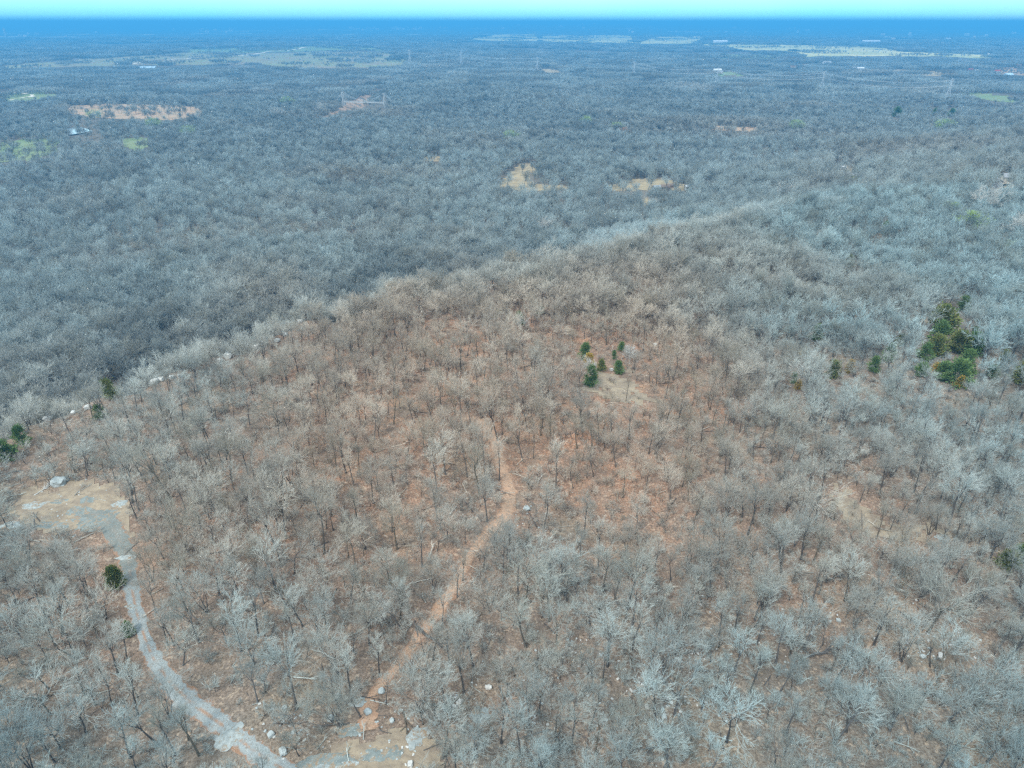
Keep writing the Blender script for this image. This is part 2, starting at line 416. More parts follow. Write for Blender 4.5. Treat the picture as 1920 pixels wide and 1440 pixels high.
def track_mat():
    m, nt, b = newmat('gravel_track', .9)
    P = pos(nt); a = N(nt, 'ShaderNodeAttribute'); a.attribute_name = 'across'
    n1 = noise(nt, 0.5, 5, P, .7); n2 = noise(nt, 4, 4, P, .8); n3 = noise(nt, .12, 3, P)
    c = mixc(nt, rng_(nt, n2, .3, .7), (0.20, 0.22, 0.22), (0.36, 0.40, 0.40))
    s = N(nt, 'ShaderNodeSeparateXYZ'); L(nt, P, s.inputs[0])
    smoothrock = rng_(nt, s.outputs[1], 76, 84, 0, 1)
    c = mixc(nt, smoothrock, c, mixc(nt, rng_(nt, n1, .35, .65), (0.15, 0.17, 0.16), (0.21, 0.22, 0.20)))
    mid = rng_(nt, math_(nt, 'ABSOLUTE', a.outputs['Fac']), .05, .25, 1, 0)
    mid = math_(nt, 'MULTIPLY', math_(nt, 'MULTIPLY', mid, rng_(nt, n1, .42, .55)), rng_(nt, smoothrock, 0, 1, .9, .15))
    c = mixc(nt, mid, c, (0.33, 0.20, 0.13))
    edge = math_(nt, 'ADD', math_(nt, 'ABSOLUTE', a.outputs['Fac']), rng_(nt, n1, .3, .7, -.35, .35))
    c = mixc(nt, rng_(nt, edge, .75, .95), c, (0.28, 0.17, 0.11))
    c = mixc(nt, rng_(nt, noise(nt, 2.2, 5, P, .8), .55, .62, 0, .75), c, (0.23, 0.17, 0.12))
    c = mixc(nt, rng_(nt, noise(nt, 7, 2, P, .8), .60, .68, 0, .8), c, (0.52, 0.54, 0.52))
    L(nt, c, b.inputs['Base Color'])
    bp = N(nt, 'ShaderNodeBump'); bp.inputs['Strength'].default_value = .7; bp.inputs['Distance'].default_value = .15; L(nt, n2, bp.inputs['Height']); L(nt, bp.outputs[0], b.inputs['Normal'])
    return m
TRACK = [(150,962),(190,968),(210,990),(224,1014),(239,1043),(245,1085),(250,1118),(257,1150),(271,1194),(290,1238),(323,1283),(356,1315),(390,1341),(426,1367),(466,1400),(506,1428),(545,1452),(590,1482)]
track, tpts = ribbon('gravel_track', TRACK, [2.6,3.6,4,3.4,2.9,2.5,2.5,2.1,2.1,2.3,2.7,2.8,2.7,2.5,2.4,2.5,2.5,2.5], track_mat(), .10, .22)
m_, nt_, b_ = newmat('orange_leaf_path', .95)
_P = pos(nt_); _a = N(nt_, 'ShaderNodeAttribute'); _a.attribute_name = 'across'
_c = mixc(nt_, rng_(nt_, noise(nt_, .9, 6, _P, .7), .35, .62), (0.44, 0.27, 0.175), mixc(nt_, rng_(nt_, noise(nt_, 4, 3, _P), .35, .65), (0.16, 0.115, 0.085), (0.46, 0.33, 0.235)))
_e = math_(nt_, 'ADD', math_(nt_, 'ABSOLUTE', _a.outputs['Fac']), rng_(nt_, noise(nt_, .7, 5, _P, .75), .3, .7, -.6, .5))
L(nt_, mixc(nt_, rng_(nt_, _e, .45, 1.0), _c, mixc(nt_, rng_(nt_, noise(nt_, 3.2, 4, _P, .75), .36, .6), (0.12, .085, .06), (0.36, 0.205, 0.13))), b_.inputs['Base Color'])
TRAIL = [(872,782),(905,795),(925,825),(936,862),(952,905),(956,940),(938,980),(905,1010),(872,1060),(846,1110),(820,1150),(790,1190),(748,1245),(705,1295),(690,1335),(690,1370)]
trail, trpts = ribbon('dirt_trail', TRAIL, [3.2,4.4,3.8,3.2,3,3,2.8,2.2,1.9,2.2,2.3,2,1.9,2.1,2.3,2.6], m_, .07, .35, 6)
m_, nt_, b_ = newmat('river_water', .12); b_.inputs['Base Color'].default_value = (0.17, 0.14, 0.09, 1); b_.inputs['Specular IOR Level'].default_value = .5
zr = float(np.min([H(x, y) for x, y in RIV])) + 1.2
rv, rvp = ribbon('river', [(x, y, zr) for x, y in RIV], 22, m_, 0, 0, world_pts=True)
for v in rv.data.vertices: v.co.z = zr
bank = field_mat('river_bank', (0.34, 0.22, 0.15), (0.20, 0.14, 0.10), (0.42, 0.36, 0.28), (.1, .1))
rb = ribbon('river_bank', [(x, y, 0) for x, y in RIV], 36, bank, .05, .1, world_pts=True, ncross=12)[0]
pale_road = plain('pale_gravel_road', (0.60, 0.55, 0.46), (0.5, 0.46, 0.38))
rd1, r1 = ribbon('gravel_road', [(250,121),(340,111),(420,105),(500,98),(560,92),(607,86)], 13, pale_road, 1.0)
rd2, r2 = ribbon('gravel_road', [(-10,174),(40,175),(62,180),(40,184),(18,188)], 6, pale_road, .25)
rd3, r3 = ribbon('gravel_road', [(1853,100),(1862,104),(1880,107)], 9, pale_road, .6)
# pond
m_, nt_, b_ = newmat('pond_water', .05); b_.inputs['Base Color'].default_value = (0.34, 0.42, 0.47, 1); b_.inputs['Specular IOR Level'].default_value = 1.0  # pale blue base colour stands in for the bright sky's reflection
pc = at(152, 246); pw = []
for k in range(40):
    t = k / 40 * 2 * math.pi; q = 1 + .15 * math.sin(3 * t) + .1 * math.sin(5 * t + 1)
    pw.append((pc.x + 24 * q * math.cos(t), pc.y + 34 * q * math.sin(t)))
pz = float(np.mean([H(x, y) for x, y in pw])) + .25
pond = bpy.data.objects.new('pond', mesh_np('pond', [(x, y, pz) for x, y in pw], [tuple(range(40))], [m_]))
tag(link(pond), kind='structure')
CLEAR.append(([(128,236),(155,230),(190,234),(190,260),(130,262)], .12))

# ------------------------------------------------------------------ bare trees
def grow(seed, height, spread, clear, levels, nlimb, kids, rtw, fan=.55, bend=.22, nfork=1):
    """skeleton segments of one leafless tree: arrays p, q, r0, r1, level"""
    rs = random.Random(seed); segs = []
    def branch(p, d, ln, r, lv, n):
        pts = [p]; dirs = [d]; st = ln / n
        rr0 = r
        r_end = max(r * (.5 if lv < 2 else .42), rtw)
        for i in range(n):
            j = bend * (1.0 if lv else .35)
            d = (d + Vector((rs.gauss(0, j), rs.gauss(0, j), rs.gauss(0, j) + (.10 if lv else .05)))).normalized()
            q = p + d * st
            ra = rr0 + (r_end - rr0) * i / n; rb_ = rr0 + (r_end - rr0) * (i + 1) / n
            segs.append((p.x, p.y, p.z, q.x, q.y, q.z, ra, rb_, lv)); p = q
            pts.append(p); dirs.append(d)
        return pts, dirs, r_end
    def rec(p, d, ln, r, lv):
        n = 3 if lv <= 1 else (2 if lv < levels - 0 and lv <= 3 else 1)
        pts, dirs, re = branch(p, d, ln, r, lv, n)
        if lv >= levels: return
        k = kids[lv - 1]
        for i in range(k):
            t = .28 + .72 * (i + rs.random() * .9) / k
            f = min(t, .999) * n; a = int(f); fr = f - a
            q = pts[a].lerp(pts[a + 1], fr); dd = dirs[a + 1]
            side = Vector((rs.gauss(0, 1), rs.gauss(0, 1), rs.gauss(0, .7)))
            side = (side - dd * side.dot(dd)).normalized()
            ang = rs.uniform(.45, .95) if i < k - 1 else rs.uniform(.1, .35)
            nd = (dd * math.cos(ang) + side * math.sin(ang)).normalized()
            rec(q, nd, ln * rs.uniform(.48, .68) * (1.15 - .35 * t), max(r * .5, rtw), lv + 1)
    tr = 0.013 * height + .04
    stems = []
    for f in range(nfork):
        lean = Vector((rs.gauss(0, .07), rs.gauss(0, .07), 1)) if nfork == 1 else Vector((rs.gauss(0, .25), rs.gauss(0, .25), 1))
        ch = height * clear
        pts, dirs, re = branch(Vector((0, 0, -.4)), lean.normalized(), ch + .4, tr * (1 if nfork == 1 else .75), 0, 4)
        segs[-4] = segs[-4][:6] + (tr * 1.45, segs[-4][7], 0)
        stems.append((pts, dirs, re))
        nl = max(3, nlimb // nfork)
        a0 = rs.random() * 6.28
        for i in range(nl):
            t = rs.uniform(.62, 1.0) if i > 1 else 1.0
            fidx = min(t, .999) * 4; a = int(fidx)
            q = pts[a].lerp(pts[a + 1], fidx - a)
            th = a0 + i * 2.4 + rs.gauss(0, .3)
            out = spread * rs.uniform(.75, 1.15) * (1 if i else .25)
            up = (height * (1 - clear)) * rs.uniform(.75, 1.05) * (1.0 if i > nl * .4 or i == 0 else .62)
            dv = Vector((math.cos(th) * out, math.sin(th) * out, up))
            rec(q, dv.normalized(), dv.length * .78, re * rs.uniform(.5, .72), 1)
    return np.array(segs)
def tubes(sg, sides=3):
    P = sg[:, 0:3]; Q2 = sg[:, 3:6]; d = Q2 - P; ln = np.linalg.norm(d, axis=1, keepdims=True); d = d / np.maximum(ln, 1e-6)
    ref = np.where(np.abs(d[:, 2:3]) > .9, np.array([[1., 0, 0]]), np.array([[0, 0, 1.]]))
    a = np.cross(d, ref); a /= np.linalg.norm(a, axis=1, keepdims=True); b = np.cross(d, a)
    Vs = []
    for c, r in ((P, sg[:, 6:7]), (Q2, sg[:, 7:8])):
        for i in range(sides):
            t = 2 * math.pi * i / sides; Vs.append(c + (a * math.cos(t) + b * math.sin(t)) * r)
    Vv = np.stack(Vs, 1)                      # n, 2s, 3
    n = len(sg); base = (np.arange(n) * 2 * sides)[:, None]
    Fq = [np.concatenate([base + i, base + (i + 1) % sides, base + sides + (i + 1) % sides, base + sides + i], 1) for i in range(sides)]
    return Vv.reshape(-1, 3), np.concatenate(Fq, 0)
KINDS = {
 # name: (height, spread, clear, nlimb, bend, nfork)
 'spreading': (10.0, 3.7, .42, 6, .24, 1),
 'upright':   (12.0, 2.2, .52, 6, .15, 1),
 'slender':   (11.0, 1.5, .60, 5, .15, 1),
 'forked':    (10.5, 2.8, .34, 7, .19, 3),
 'crooked':   (8.5, 3.2, .40, 6, .36, 1),
 'small':     (6.0, 1.7, .38, 5, .22, 1),
}
NEAR = {}
for i, (k, (h, s, c, nl, bd, nf)) in enumerate(KINDS.items()):
    for v in range(2):
        kids = (5, 5, 5) if k not in ('slender', 'small') else (5, 5, 4)
        sg = grow(100 + i * 7 + v * 31, h, s, c, 4, nl, kids, .0115, bend=bd, nfork=nf)
        tr = sg[sg[:, 8] <= 1]; tw = sg[sg[:, 8] > 1]
        Vt, Ft = tubes(tr, 6); Vw, Fw = tubes(tw, 3)
        NEAR[(k, v)] = (mesh_np('trunk', Vt, Ft, [M['trunk']], smooth_=True), mesh_np('crown', Vw, Fw, [M['twig']]), h)
def combo(name, sg, mt, mw, s1=4, s2=3, sw=3):
    tr = sg[sg[:, 8] <= 1]; tw = sg[sg[:, 8] > 1]
    Vt, Ft = tubes(tr, s1); Vw, Fw = tubes(tw, s2)
    V_ = np.concatenate([Vt, Vw]); F_ = np.concatenate([Ft, Fw + len(Vt)])
    mi = np.concatenate([np.zeros(len(Ft)), np.ones(len(Fw))])
    return bpy.data.objects.new(name, mesh_np(name, V_, F_, [mt, mw], mi))
PROTO = []      # (object, kind) never linked: only the sources of the woodland's instances
def proto(o): PROTO.append(o); return len(PROTO) - 1
K_near = []
for (k, v), (mt, mc, h) in NEAR.items():
    h_, s_, c_, nl, bd, nf = KINDS[k]
    kids = (5, 5, 5) if k not in ('slender', 'small') else (5, 5, 4)
    sg = grow(100 + list(KINDS).index(k) * 7 + v * 31, h_, s_, c_, 4, nl, kids, .0115, bend=bd, nfork=nf)
    K_near.append(proto(combo('oak', sg, M['trunk'], M['twig'], 5, 3)))
K_mid = []
for i in range(6):
    h, s, c = [(11, 4.2, .36), (12, 3.2, .42), (10.5, 3.8, .38), (12.5, 2.6, .48), (9.5, 3.6, .35), (11, 3.0, .4)][i]
    sg = grow(500 + i, h, s, c, 4, 7, (5, 4, 4), .026, bend=.2)
    K_mid.append(proto(combo('oak', sg, M['trunk'], M['twig'], 4, 3)))
K_val = []
for i in range(6):
    h, s, c = [(12, 4.2, .42), (13, 3.2, .48), (11.5, 3.8, .42), (13.5, 2.8, .5), (11, 3.6, .42), (12, 3.2, .46)][i]
    sg = grow(560 + i, h, s, c, 4, 8, (5, 5, 4), .026, bend=.2)
    K_val.append(proto(combo('valley_oak', sg, M['trunk'], M['twig_far'], 4, 3)))
K_foot = []
for i in range(4):
    sg = grow(590 + i, [12, 13, 11.5, 12.5][i], [3.8, 3.0, 3.4, 2.8][i], .46, 4, 7, (5, 4, 4), .026, bend=.2)
    K_foot.append(proto(combo('valley_oak', sg, M['trunk'], M['twig_dark'], 4, 3)))
K_slope = []
for i in range(4):
    sg = grow(620 + i, [7, 8, 6.5, 8.5][i], [2.2, 2.0, 2.4, 1.8][i], .22, 4, 8, (5, 5, 4), .016, bend=.14)
    K_slope.append(proto(combo('slope_oak', sg, M['trunk'], M['twig_pale'], 4, 3)))
K_far = []
for i in range(5):
    h, s, c = [(11, 4.2, .36), (12, 3.4, .42), (10.5, 3.9, .38), (12.5, 3.0, .45), (9.5, 3.8, .35)][i]
    sg = grow(700 + i, h, s, c, 3, 8, (5, 5), .075, bend=.25)
    K_far.append(proto(combo('oak', sg, M['trunk'], M['twig_dist'], 3, 3)))
K_patch = []
for i in range(4):
    Vs = []; Fs = []; ms = []; off = 0
    rs = random.Random(900 + i)
    for a in range(6):
        for b2 in range(6):
            sg = grow(rs.randint(0, 99999), rs.uniform(9, 13.5), rs.uniform(3.2, 4.6), .36, 2, 7, (7,), .17, bend=.3)
            V_, F_ = tubes(sg, 3)
            V_ = V_ + np.array([(a - 2.5) * 7.6 + rs.uniform(-3, 3), (b2 - 2.5) * 7.6 + rs.uniform(-3, 3), 0])
            Vs.append(V_); Fs.append(F_ + off); off += len(V_)
            ms.append(np.ones(len(F_)))
    K_patch.append(proto(bpy.data.objects.new('wood_patch', mesh_np('wood_patch', np.concatenate(Vs), np.concatenate(Fs), [M['trunk'], M['twig_dist']], np.concatenate(ms)))))

def scatter(step, r0, r1, az_deg=50, jitter=.42, ymin=-30):
    X, Y = np.meshgrid(np.arange(-r1, r1, step), np.arange(ymin, r1, step))
    X = X.ravel(); Y = Y.ravel()
    X = X + (np.floor(Y / step) % 2) * step * .5
    X = X + rng.uniform(-jitter, jitter, len(X)) * step; Y = Y + rng.uniform(-jitter, jitter, len(Y)) * step
    r = np.hypot(X, Y); a = np.degrees(np.arctan2(np.abs(X), Y + 45))
    k = (r >= r0) & (r < r1) & (a < az_deg)
    return X[k], Y[k]
def clear_mask(X, Y, top=9.0):
    Z = H(X, Y); keep = np.ones(len(X), bool); u = rng.random(len(X))
    for hh in (0.0, top * .5, top):
        px, py, d = proj(X, Y, Z + hh)
        for poly, kp in CLEAR:
            keep &= ~(inpoly(px, py, poly) & (u > kp))
    return keep
def line_mask(X, Y, pts, w):
    d = np.full(len(X), 1e9)
    for (a, wa), (b, wb) in zip(pts[:-1], pts[1:]):
        vx, vy = b.x - a.x, b.y - a.y; L_ = vx*vx + vy*vy + 1e-9
        t = np.clip(((X - a.x)*vx + (Y - a.y)*vy)/L_, 0, 1)
        d = np.minimum(d, np.hypot(X - a.x - t*vx, Y - a.y - t*vy))
    return d > w
def dens(X, Y, sc, seed):
    return np.array([mnoise.noise(Vector((x * sc, y * sc, seed))) for x, y in zip(X, Y)])

CLEAR.append(([(638,176),(650,176),(652,190),(712,196),(716,182),(727,182),(728,202),(640,200)], .1))
CED0 = [
 (219,1085,25,32,'m_x','bushy olive-green cedar on the left edge of the gravel track'),
 (243,1181,15,20,'g_','small green cedar on the left edge of the track, just below the bushy one'),
 (1097,662,22,27,'g_','dark green cedar at the top of the cedar clump in the middle of the wood'),
 (1104,680,20,24,'o_m','rusty yellow cedar in the middle of the central cedar clump'),
 (1107,708,22,36,'g_','tall green cedar at the bottom of the central cedar clump'),
 (1127,687,17,20,'m_x','green cedar behind pale branches, right of the rusty yellow cedar'),
 (1159,691,19,21,'g_','round dark green cedar beside the pale stone, right of the central clump'),
 (1165,652,14,15,'g_','small olive cedar up the slope above the round dark one'),
 (1151,667,10,15,'g_','narrow little cedar between the central clump and the small olive cedar'),
 (973,600,17,22,'g_','lone green cedar behind a pale bare tree near the crest'),
 (1014,582,13,16,'g_','faint small green cedar near the crest, right of the lone one'),
 (1531,628,20,23,'g_','green cedar standing alone left of the right-hand cedars'),
 (1686,641,15,18,'m_x','small olive cedar above the oval dark green one'),
 (1665,667,19,26,'g_','oval dark green cedar with a leaning bare tree beside it'),
 (1637,688,19,22,'g_','green cedar left of and below the oval dark one'),
 (1592,690,15,20,'o_m','rust-brown cedar among green ones on the right slope'),
 (1560,697,24,24,'m_x','broad thin olive cedar left of the rust-brown one'),
 (1487,711,13,17,'g_','green cedar touching a rusty one below the white-topped snag'),
 (1495,724,12,15,'o_m','small rusty cedar touching a green one below the white-topped snag'),
 (1505,661,12,14,'o_m','small orange-brown cedar above the white-topped snag'),
 (1762,608,40,38,'m_x','large olive cedar at the top of the right-hand cedar group'),
 (1759,630,26,30,'g_','bright green cedar just under the large olive one'),
 (1752,652,28,26,'m_x','olive cedar in the middle left of the right-hand group'),
 (1732,665,22,24,'g_','green cedar at the left end of the right-hand group'),
 (1793,650,32,26,'m_x','brownish cedar in the middle of the right-hand group'),
 (1822,653,30,22,'g_','dark green cedar at the right end of the right-hand group'),
 (1823,630,12,18,'g_','narrow cedar standing up behind the right-hand group'),
 (1807,688,26,36,'g_','tall dark green cedar in the lower right-hand group'),
 (1792,712,36,20,'g_','low spreading green cedar at the bottom of the right-hand group'),
 (1799,720,15,16,'o_m','golden cedar at the very bottom of the right-hand group'),
 (1755,697,18,15,'o_m','orange-brown cedar left of the tall dark one'),
 (1726,699,20,16,'g_','small green cedar at the lower left of the right-hand group'),
 (1766,702,26,20,'g_','green cedar between the orange-brown one and the tall dark one'),
 (1858,702,18,14,'g_','thin green cedar between the big group and the right edge'),
 (1876,680,14,26,'m_x','slim brown-green cedar close to the right edge'),
 (1912,706,28,36,'m_x','big rounded brown-green cedar cut by the right edge'),
 (1804,576,18,20,'g_','faint green cedar above and right of the large olive one'),
 (1657,432,11,18,'g_','dark cedar alone on the far pale slope at the right'),
 (1590,492,14,16,'m_x','small olive cedar on the pale slope below the dark lone one'),
 (1886,1054,24,26,'m_x','olive cedar near the right edge in the lower wood'),
 (1914,1040,22,24,'g_','green cedar cut by the right edge in the lower wood'),
 (14,850,27,25,'g_','big dark green cedar at the left edge below the bluff'),
 (44,822,22,28,'g_','blue-green cedar right of the big dark one at the left edge'),
 (188,776,18,20,'g_','small round cedar on the bluff edge at the left'),
 (207,735,23,30,'m_x','large thin olive cedar standing on the bluff edge at the left'),
 (476,643,11,14,'g_','small cedar among the pale ledge boulders'),
 (1680,214,20,11,'g_','dark evergreen in the far wood, left of the other far evergreens'),
 (1750,212,10,18,'g_','narrow dark evergreen in the far wood under the third pylon from the right'),
 (1783,214,16,12,'g_','round dark evergreen in the far wood, right of the narrow one'),
]
LEDGE = [(43,803,13),(90,787,12),(138,775,9),(165,766,12),(233,738,8),(262,722,12),(274,727,10),(290,718,14),(302,713,11),(322,709,10),(338,706,9),(413,678,12),(428,670,16),(438,664,12),(448,661,10),(462,657,12),(483,652,13),(494,641,15),(503,634,10),(535,629,11),(538,618,16),(546,613,12),(563,604,10),(567,618,9),(520,640,10)]
def blob(px, py, a, b): return [(px + a * math.cos(t * .785), py + b * math.sin(t * .785)) for t in range(8)]
for c in CED0: CLEAR.append((blob(c[0], c[1] + c[3] * .1, c[2] * .55 + 4, c[3] * .55 + 5), .06))
for q in [(219,1088,40,44),(243,1186,24,28),(1097,665,20,24),(1762,612,34,36),(1807,690,30,34)]: CLEAR.append((blob(*q), .0))
for a, b_, w in LEDGE: CLEAR.append((blob(a, b_ - 3, w * .5 + 3, w * .5 + 3), .25))
# near wood (hilltop and its slopes)
X, Y = scatter(3.25, 22, 420, 56)
s_, u_ = edge_s(X, Y)
keep = clear_mask(X, Y, 8)
keep &= line_mask(X, Y, tpts, 2.1) & line_mask(X, Y, trpts, .8)
ww = np.clip(1.25 - np.hypot((X + 8) / 105, (Y - 135) / 105), 0, 1)
dn = dens(X, Y, .035, 3.1)
keep &= rng.random(len(X)) < np.clip(.98 - .35 * ww + dn * .55, .3, 1)
X, Y = X[keep], Y[keep]
Z = H(X, Y)
# hero trees seen one by one in the photograph: base pixel, kind, variant, scale, label
HERO = [
 (1122,1028,'spreading',0,.80,'fan-crowned bare oak with a straight dark trunk right of the orange leaf path'),
 (905,1072,'spreading',1,.95,'widest flat-crowned pale oak standing across the orange leaf path where it bends'),
 (1020,990,'upright',0,.9,'tall bare oak beside the dark jagged rock right of the orange leaf path'),
 (913,978,'upright',1,.95,'tall twin-topped bare oak on the left edge of the orange leaf path'),
 (745,1030,'upright',0,1.05,'tallest straight-trunked bare oak in the row left of the orange leaf path'),
 (812,1112,'forked',0,.8,'many-stemmed bare oak left of the lower end of the orange leaf path'),
 (1030,1165,'upright',1,.9,'slim bare oak standing over the small patch of bright orange clay'),
 (635,1268,'forked',1,.95,'fork-stemmed bare oak whose two dark trunks make a V above the grey boulder'),
 (556,1330,'upright',0,1.1,'tall grey bare oak directly above the round pale boulder near the bottom edge'),
 (800,1282,'crooked',0,1.0,'crooked bare oak with a short pale trunk above the white rock slab'),
 (870,1300,'upright',1,1.0,'pale-limbed bare oak at the right end of the bottom rocks'),
 (346,1115,'spreading',0,1.0,'large pale-crowned oak on the right bank of the gravel track by the big cedar'),
 (95,1340,'spreading',1,1.0,'broad bare oak with a long dark leaning trunk in the lower left corner'),
 (1230,1372,'upright',0,1.0,'bare oak with a slim pale trunk and curled lower limbs at the bottom middle'),
 (1265,1342,'spreading',1,1.15,'big flat-spreading white-limbed oak at the bottom right of the middle'),
 (1362,1392,'spreading',0,1.1,'bare oak with thick bright limbs fanning out near the bottom edge, right of the middle'),
 (1738,1186,'spreading',1,1.35,'largest pale oak in the right-hand wood, its crown spreading below the grass opening'),
 (1602,1040,'crooked',1,1.0,'crooked bare oak with a pale looping limb at the left tip of the grass opening'),
 (1406,1066,'spreading',0,.95,'round white-crowned bare oak left of the grass opening'),
 (1690,1240,'forked',0,1.0,'wide fork-stemmed oak over the mossy rocks in the lower right'),
]
hx = []
for (px, py, k, v, sc, lb) in HERO:
    p = at(px, py); hx.append((p.x, p.y, p.z))
hx = np.array(hx)
dmin = np.min(np.hypot(X[:, None] - hx[None, :, 0], Y[:, None] - hx[None, :, 1]), 1)
X, Y, Z = X[dmin > 3.4], Y[dmin > 3.4], Z[dmin > 3.4]
nT = len(X)
kind_names = list(KINDS)
kk = rng.choice(len(kind_names), nT, p=[.13, .29, .20, .10, .11, .17]); vv_ = rng.integers(0, 2, nT)
scl = rng.uniform(.48, .88, nT) * np.where(rng.random(nT) < .08, 1.25, 1.0); rotz = rng.uniform(0, 6.283, nT); tx = rng.normal(0, .045, nT); ty = rng.normal(0, .045, nT)
s_, u_ = edge_s(X, Y)
scl *= np.where(s_ > 70, 1.3, 1.0)
# in frame: the crown or the base
def inframe(px, py, m=8): return (px > -m) & (px < 1920 + m) & (py > -m) & (py < 1440 + m)
cxp, cyp, cd = proj(X, Y, Z + 6.5 * scl); bx, by, bd = proj(X, Y, Z)
vis = inframe(cxp, cyp) | inframe(bx, by)
near_id = np.where(vis)[0]; near_id = near_id[np.argsort(cd[near_id])][:300 - len(HERO)]
is_ind = np.zeros(nT, bool); is_ind[near_id] = True
TY = [p[1] for p in TRACK]; TX = [p[0] for p in TRACK]; LY = [p[1] for p in TRAIL]; LX = [p[0] for p in TRAIL]
def region(px, py):
    tx_ = np.interp(py, TY, TX); lx = np.interp(py, LY, LX)
    if py > 1440: return 'at the bottom edge, ' + ('left of the track' if px < 560 else 'by the rocky clearing' if px < 1000 else 'right of middle' if px < 1450 else 'in the right corner')
    if py > 1000 and px < tx_: return 'left of the gravel track, ' + ('by the bare rock' if py < 1100 else 'level with the cedars' if py < 1240 else 'bottom left corner')
    if px < 300: return 'behind the bare rock at the left'
    if px < lx: return 'between track and leaf path, ' + ('beyond the path bend' if py < 1000 else ('nearer the track' if px < (tx_ + lx) / 2 else 'nearer the path') if py < 1200 else 'above bottom boulders')
    if px < 1300: return 'right of the leaf path, ' + ('level with its bend' if py < 1020 else 'by its lower end' if py < 1200 else 'bottom middle')
    if py < 1080: return 'around the pale grass opening'
    return 'below the pale grass opening, ' + ('among stones' if px < 1600 else 'towards right edge') + (' near bottom' if py > 1280 else '')
LOOK = {'spreading': 'wide-crowned leafless oak', 'upright': 'tall upright leafless oak', 'slender': 'slender leafless oak',
        'forked': 'low-forked leafless oak', 'crooked': 'short crooked leafless oak', 'small': 'small young leafless oak'}
def bare_tree(k, v, loc, rot, sc, label, group):
    mt, mc, h = NEAR[(k, v)]
    r = bpy.data.objects.new('oak_tree', None); C.objects.link(r); r.empty_display_size = .3
    r.location = loc; r.rotation_euler = rot; r.scale = (sc, sc, sc * 1.0)
    tag(r, label, 'tree', group)
    a = bpy.data.objects.new('trunk', mt); link(a, r); b = bpy.data.objects.new('crown', mc); link(b, r)
    return r
for (px, py, k, v, sc, lb), (x, y, z) in zip(HERO, hx):
    bare_tree(k, v, (x, y, z), (0, 0, random.uniform(0, 6)), sc * .84, lb, 'leafless oaks of the hilltop wood')
for i in near_id:
    k = kind_names[kk[i]]; rg = region(bx[i], by[i])
    bare_tree(k, int(vv_[i]), (X[i], Y[i], Z[i]), (tx[i], ty[i], rotz[i]), float(scl[i]), LOOK[k] + ' ' + rg, LOOK[k] + 's ' + rg)

# ------------------------------------------------------------------ the rest of the wood: one object
def stuff(name, label, cat, data, protos):
    """data: rows x,y,z,rx,ry,rz,scale,kind ; protos: list of unlinked source objects"""
    data = np.asarray(data); me = bpy.data.meshes.new(name)
    me.vertices.add(len(data)); me.vertices.foreach_set('co', data[:, :3].astype(np.float32).ravel())
    for nm, ty_, col in (('rot', 'FLOAT_VECTOR', data[:, 3:6]), ('scl', 'FLOAT', data[:, 6]), ('kind', 'INT', data[:, 7])):
        a = me.attributes.new(nm, ty_, 'POINT')
        a.data.foreach_set('vector' if ty_ == 'FLOAT_VECTOR' else 'value', col.astype(np.int32 if ty_ == 'INT' else np.float32).ravel())
    o = bpy.data.objects.new(name, me); link(o); tag(o, label, cat, kind='stuff')
    ng = bpy.data.node_groups.new(name, 'GeometryNodeTree')
    ng.interface.new_socket('Geometry', in_out='INPUT', socket_type='NodeSocketGeometry')
    ng.interface.new_socket('Geometry', in_out='OUTPUT', socket_type='NodeSocketGeometry')
    gi = N(ng, 'NodeGroupInput'); go = N(ng, 'NodeGroupOutput'); jn = N(ng, 'GeometryNodeJoinGeometry')
    def attr(nm, ty_):
        n = N(ng, 'GeometryNodeInputNamedAttribute', data_type=ty_); n.inputs[0].default_value = nm; return n.outputs[0]
    ar, as_, ak = attr('rot', 'FLOAT_VECTOR'), attr('scl', 'FLOAT'), attr('kind', 'INT')
    for k in sorted(set(data[:, 7].astype(int))):
        cmp_ = N(ng, 'FunctionNodeCompare', data_type='INT', operation='EQUAL')
        ng.links.new(ak, cmp_.inputs[2]); cmp_.inputs[3].default_value = k
        oi = N(ng, 'GeometryNodeObjectInfo'); oi.inputs['Object'].default_value = protos[k]; oi.inputs['As Instance'].default_value = True
        ip = N(ng, 'GeometryNodeInstanceOnPoints')
        e2r = N(ng, 'FunctionNodeEulerToRotation')
        ng.links.new(ar, e2r.inputs[0])
        ng.links.new(gi.outputs[0], ip.inputs['Points']); ng.links.new(cmp_.outputs[0], ip.inputs['Selection'])
        ng.links.new(oi.outputs['Geometry'], ip.inputs['Instance']); ng.links.new(e2r.outputs[0], ip.inputs['Rotation']); ng.links.new(as_, ip.inputs['Scale'])
        ng.links.new(ip.outputs[0], jn.inputs[0])
    ng.links.new(jn.outputs[0], go.inputs[0])
    md = o.modifiers.new('scatter', 'NODES'); md.node_group = ng
    return o
def rows(X, Y, Z, rx, ry, rz, sc, kd): return np.stack([X, Y, Z, rx, ry, rz, sc, kd], 1)
r_ = np.hypot(X, Y); o_ = ~is_ind
knear = np.array(K_near)[kk * 2 + vv_]; kmid = np.array(K_mid)[rng.integers(0, len(K_mid), nT)]
Ws = np.interp(u_, [100, 250, 420, 700], [76, 115, 260, 420])
kval = np.array(K_val)[rng.integers(0, len(K_val), nT)]; kslo = np.array(K_slope)[rng.integers(0, len(K_slope), nT)]
kfoot = np.array(K_foot)[rng.integers(0, 4, nT)]
KK = np.where(s_ > Ws * .82, np.where((s_ < Ws * .82 + 26 + 40 * rng.random(nT)) & (u_ < 260), kfoot, kval), np.where((s_ > -3) & (u_ < 330), kslo, np.where(r_ < 185, knear, kmid)))
data = [rows(X, Y, Z, tx, ty, rotz, scl, KK)[o_]]
XS, YS = scatter(2.9, 60, 420, 56)
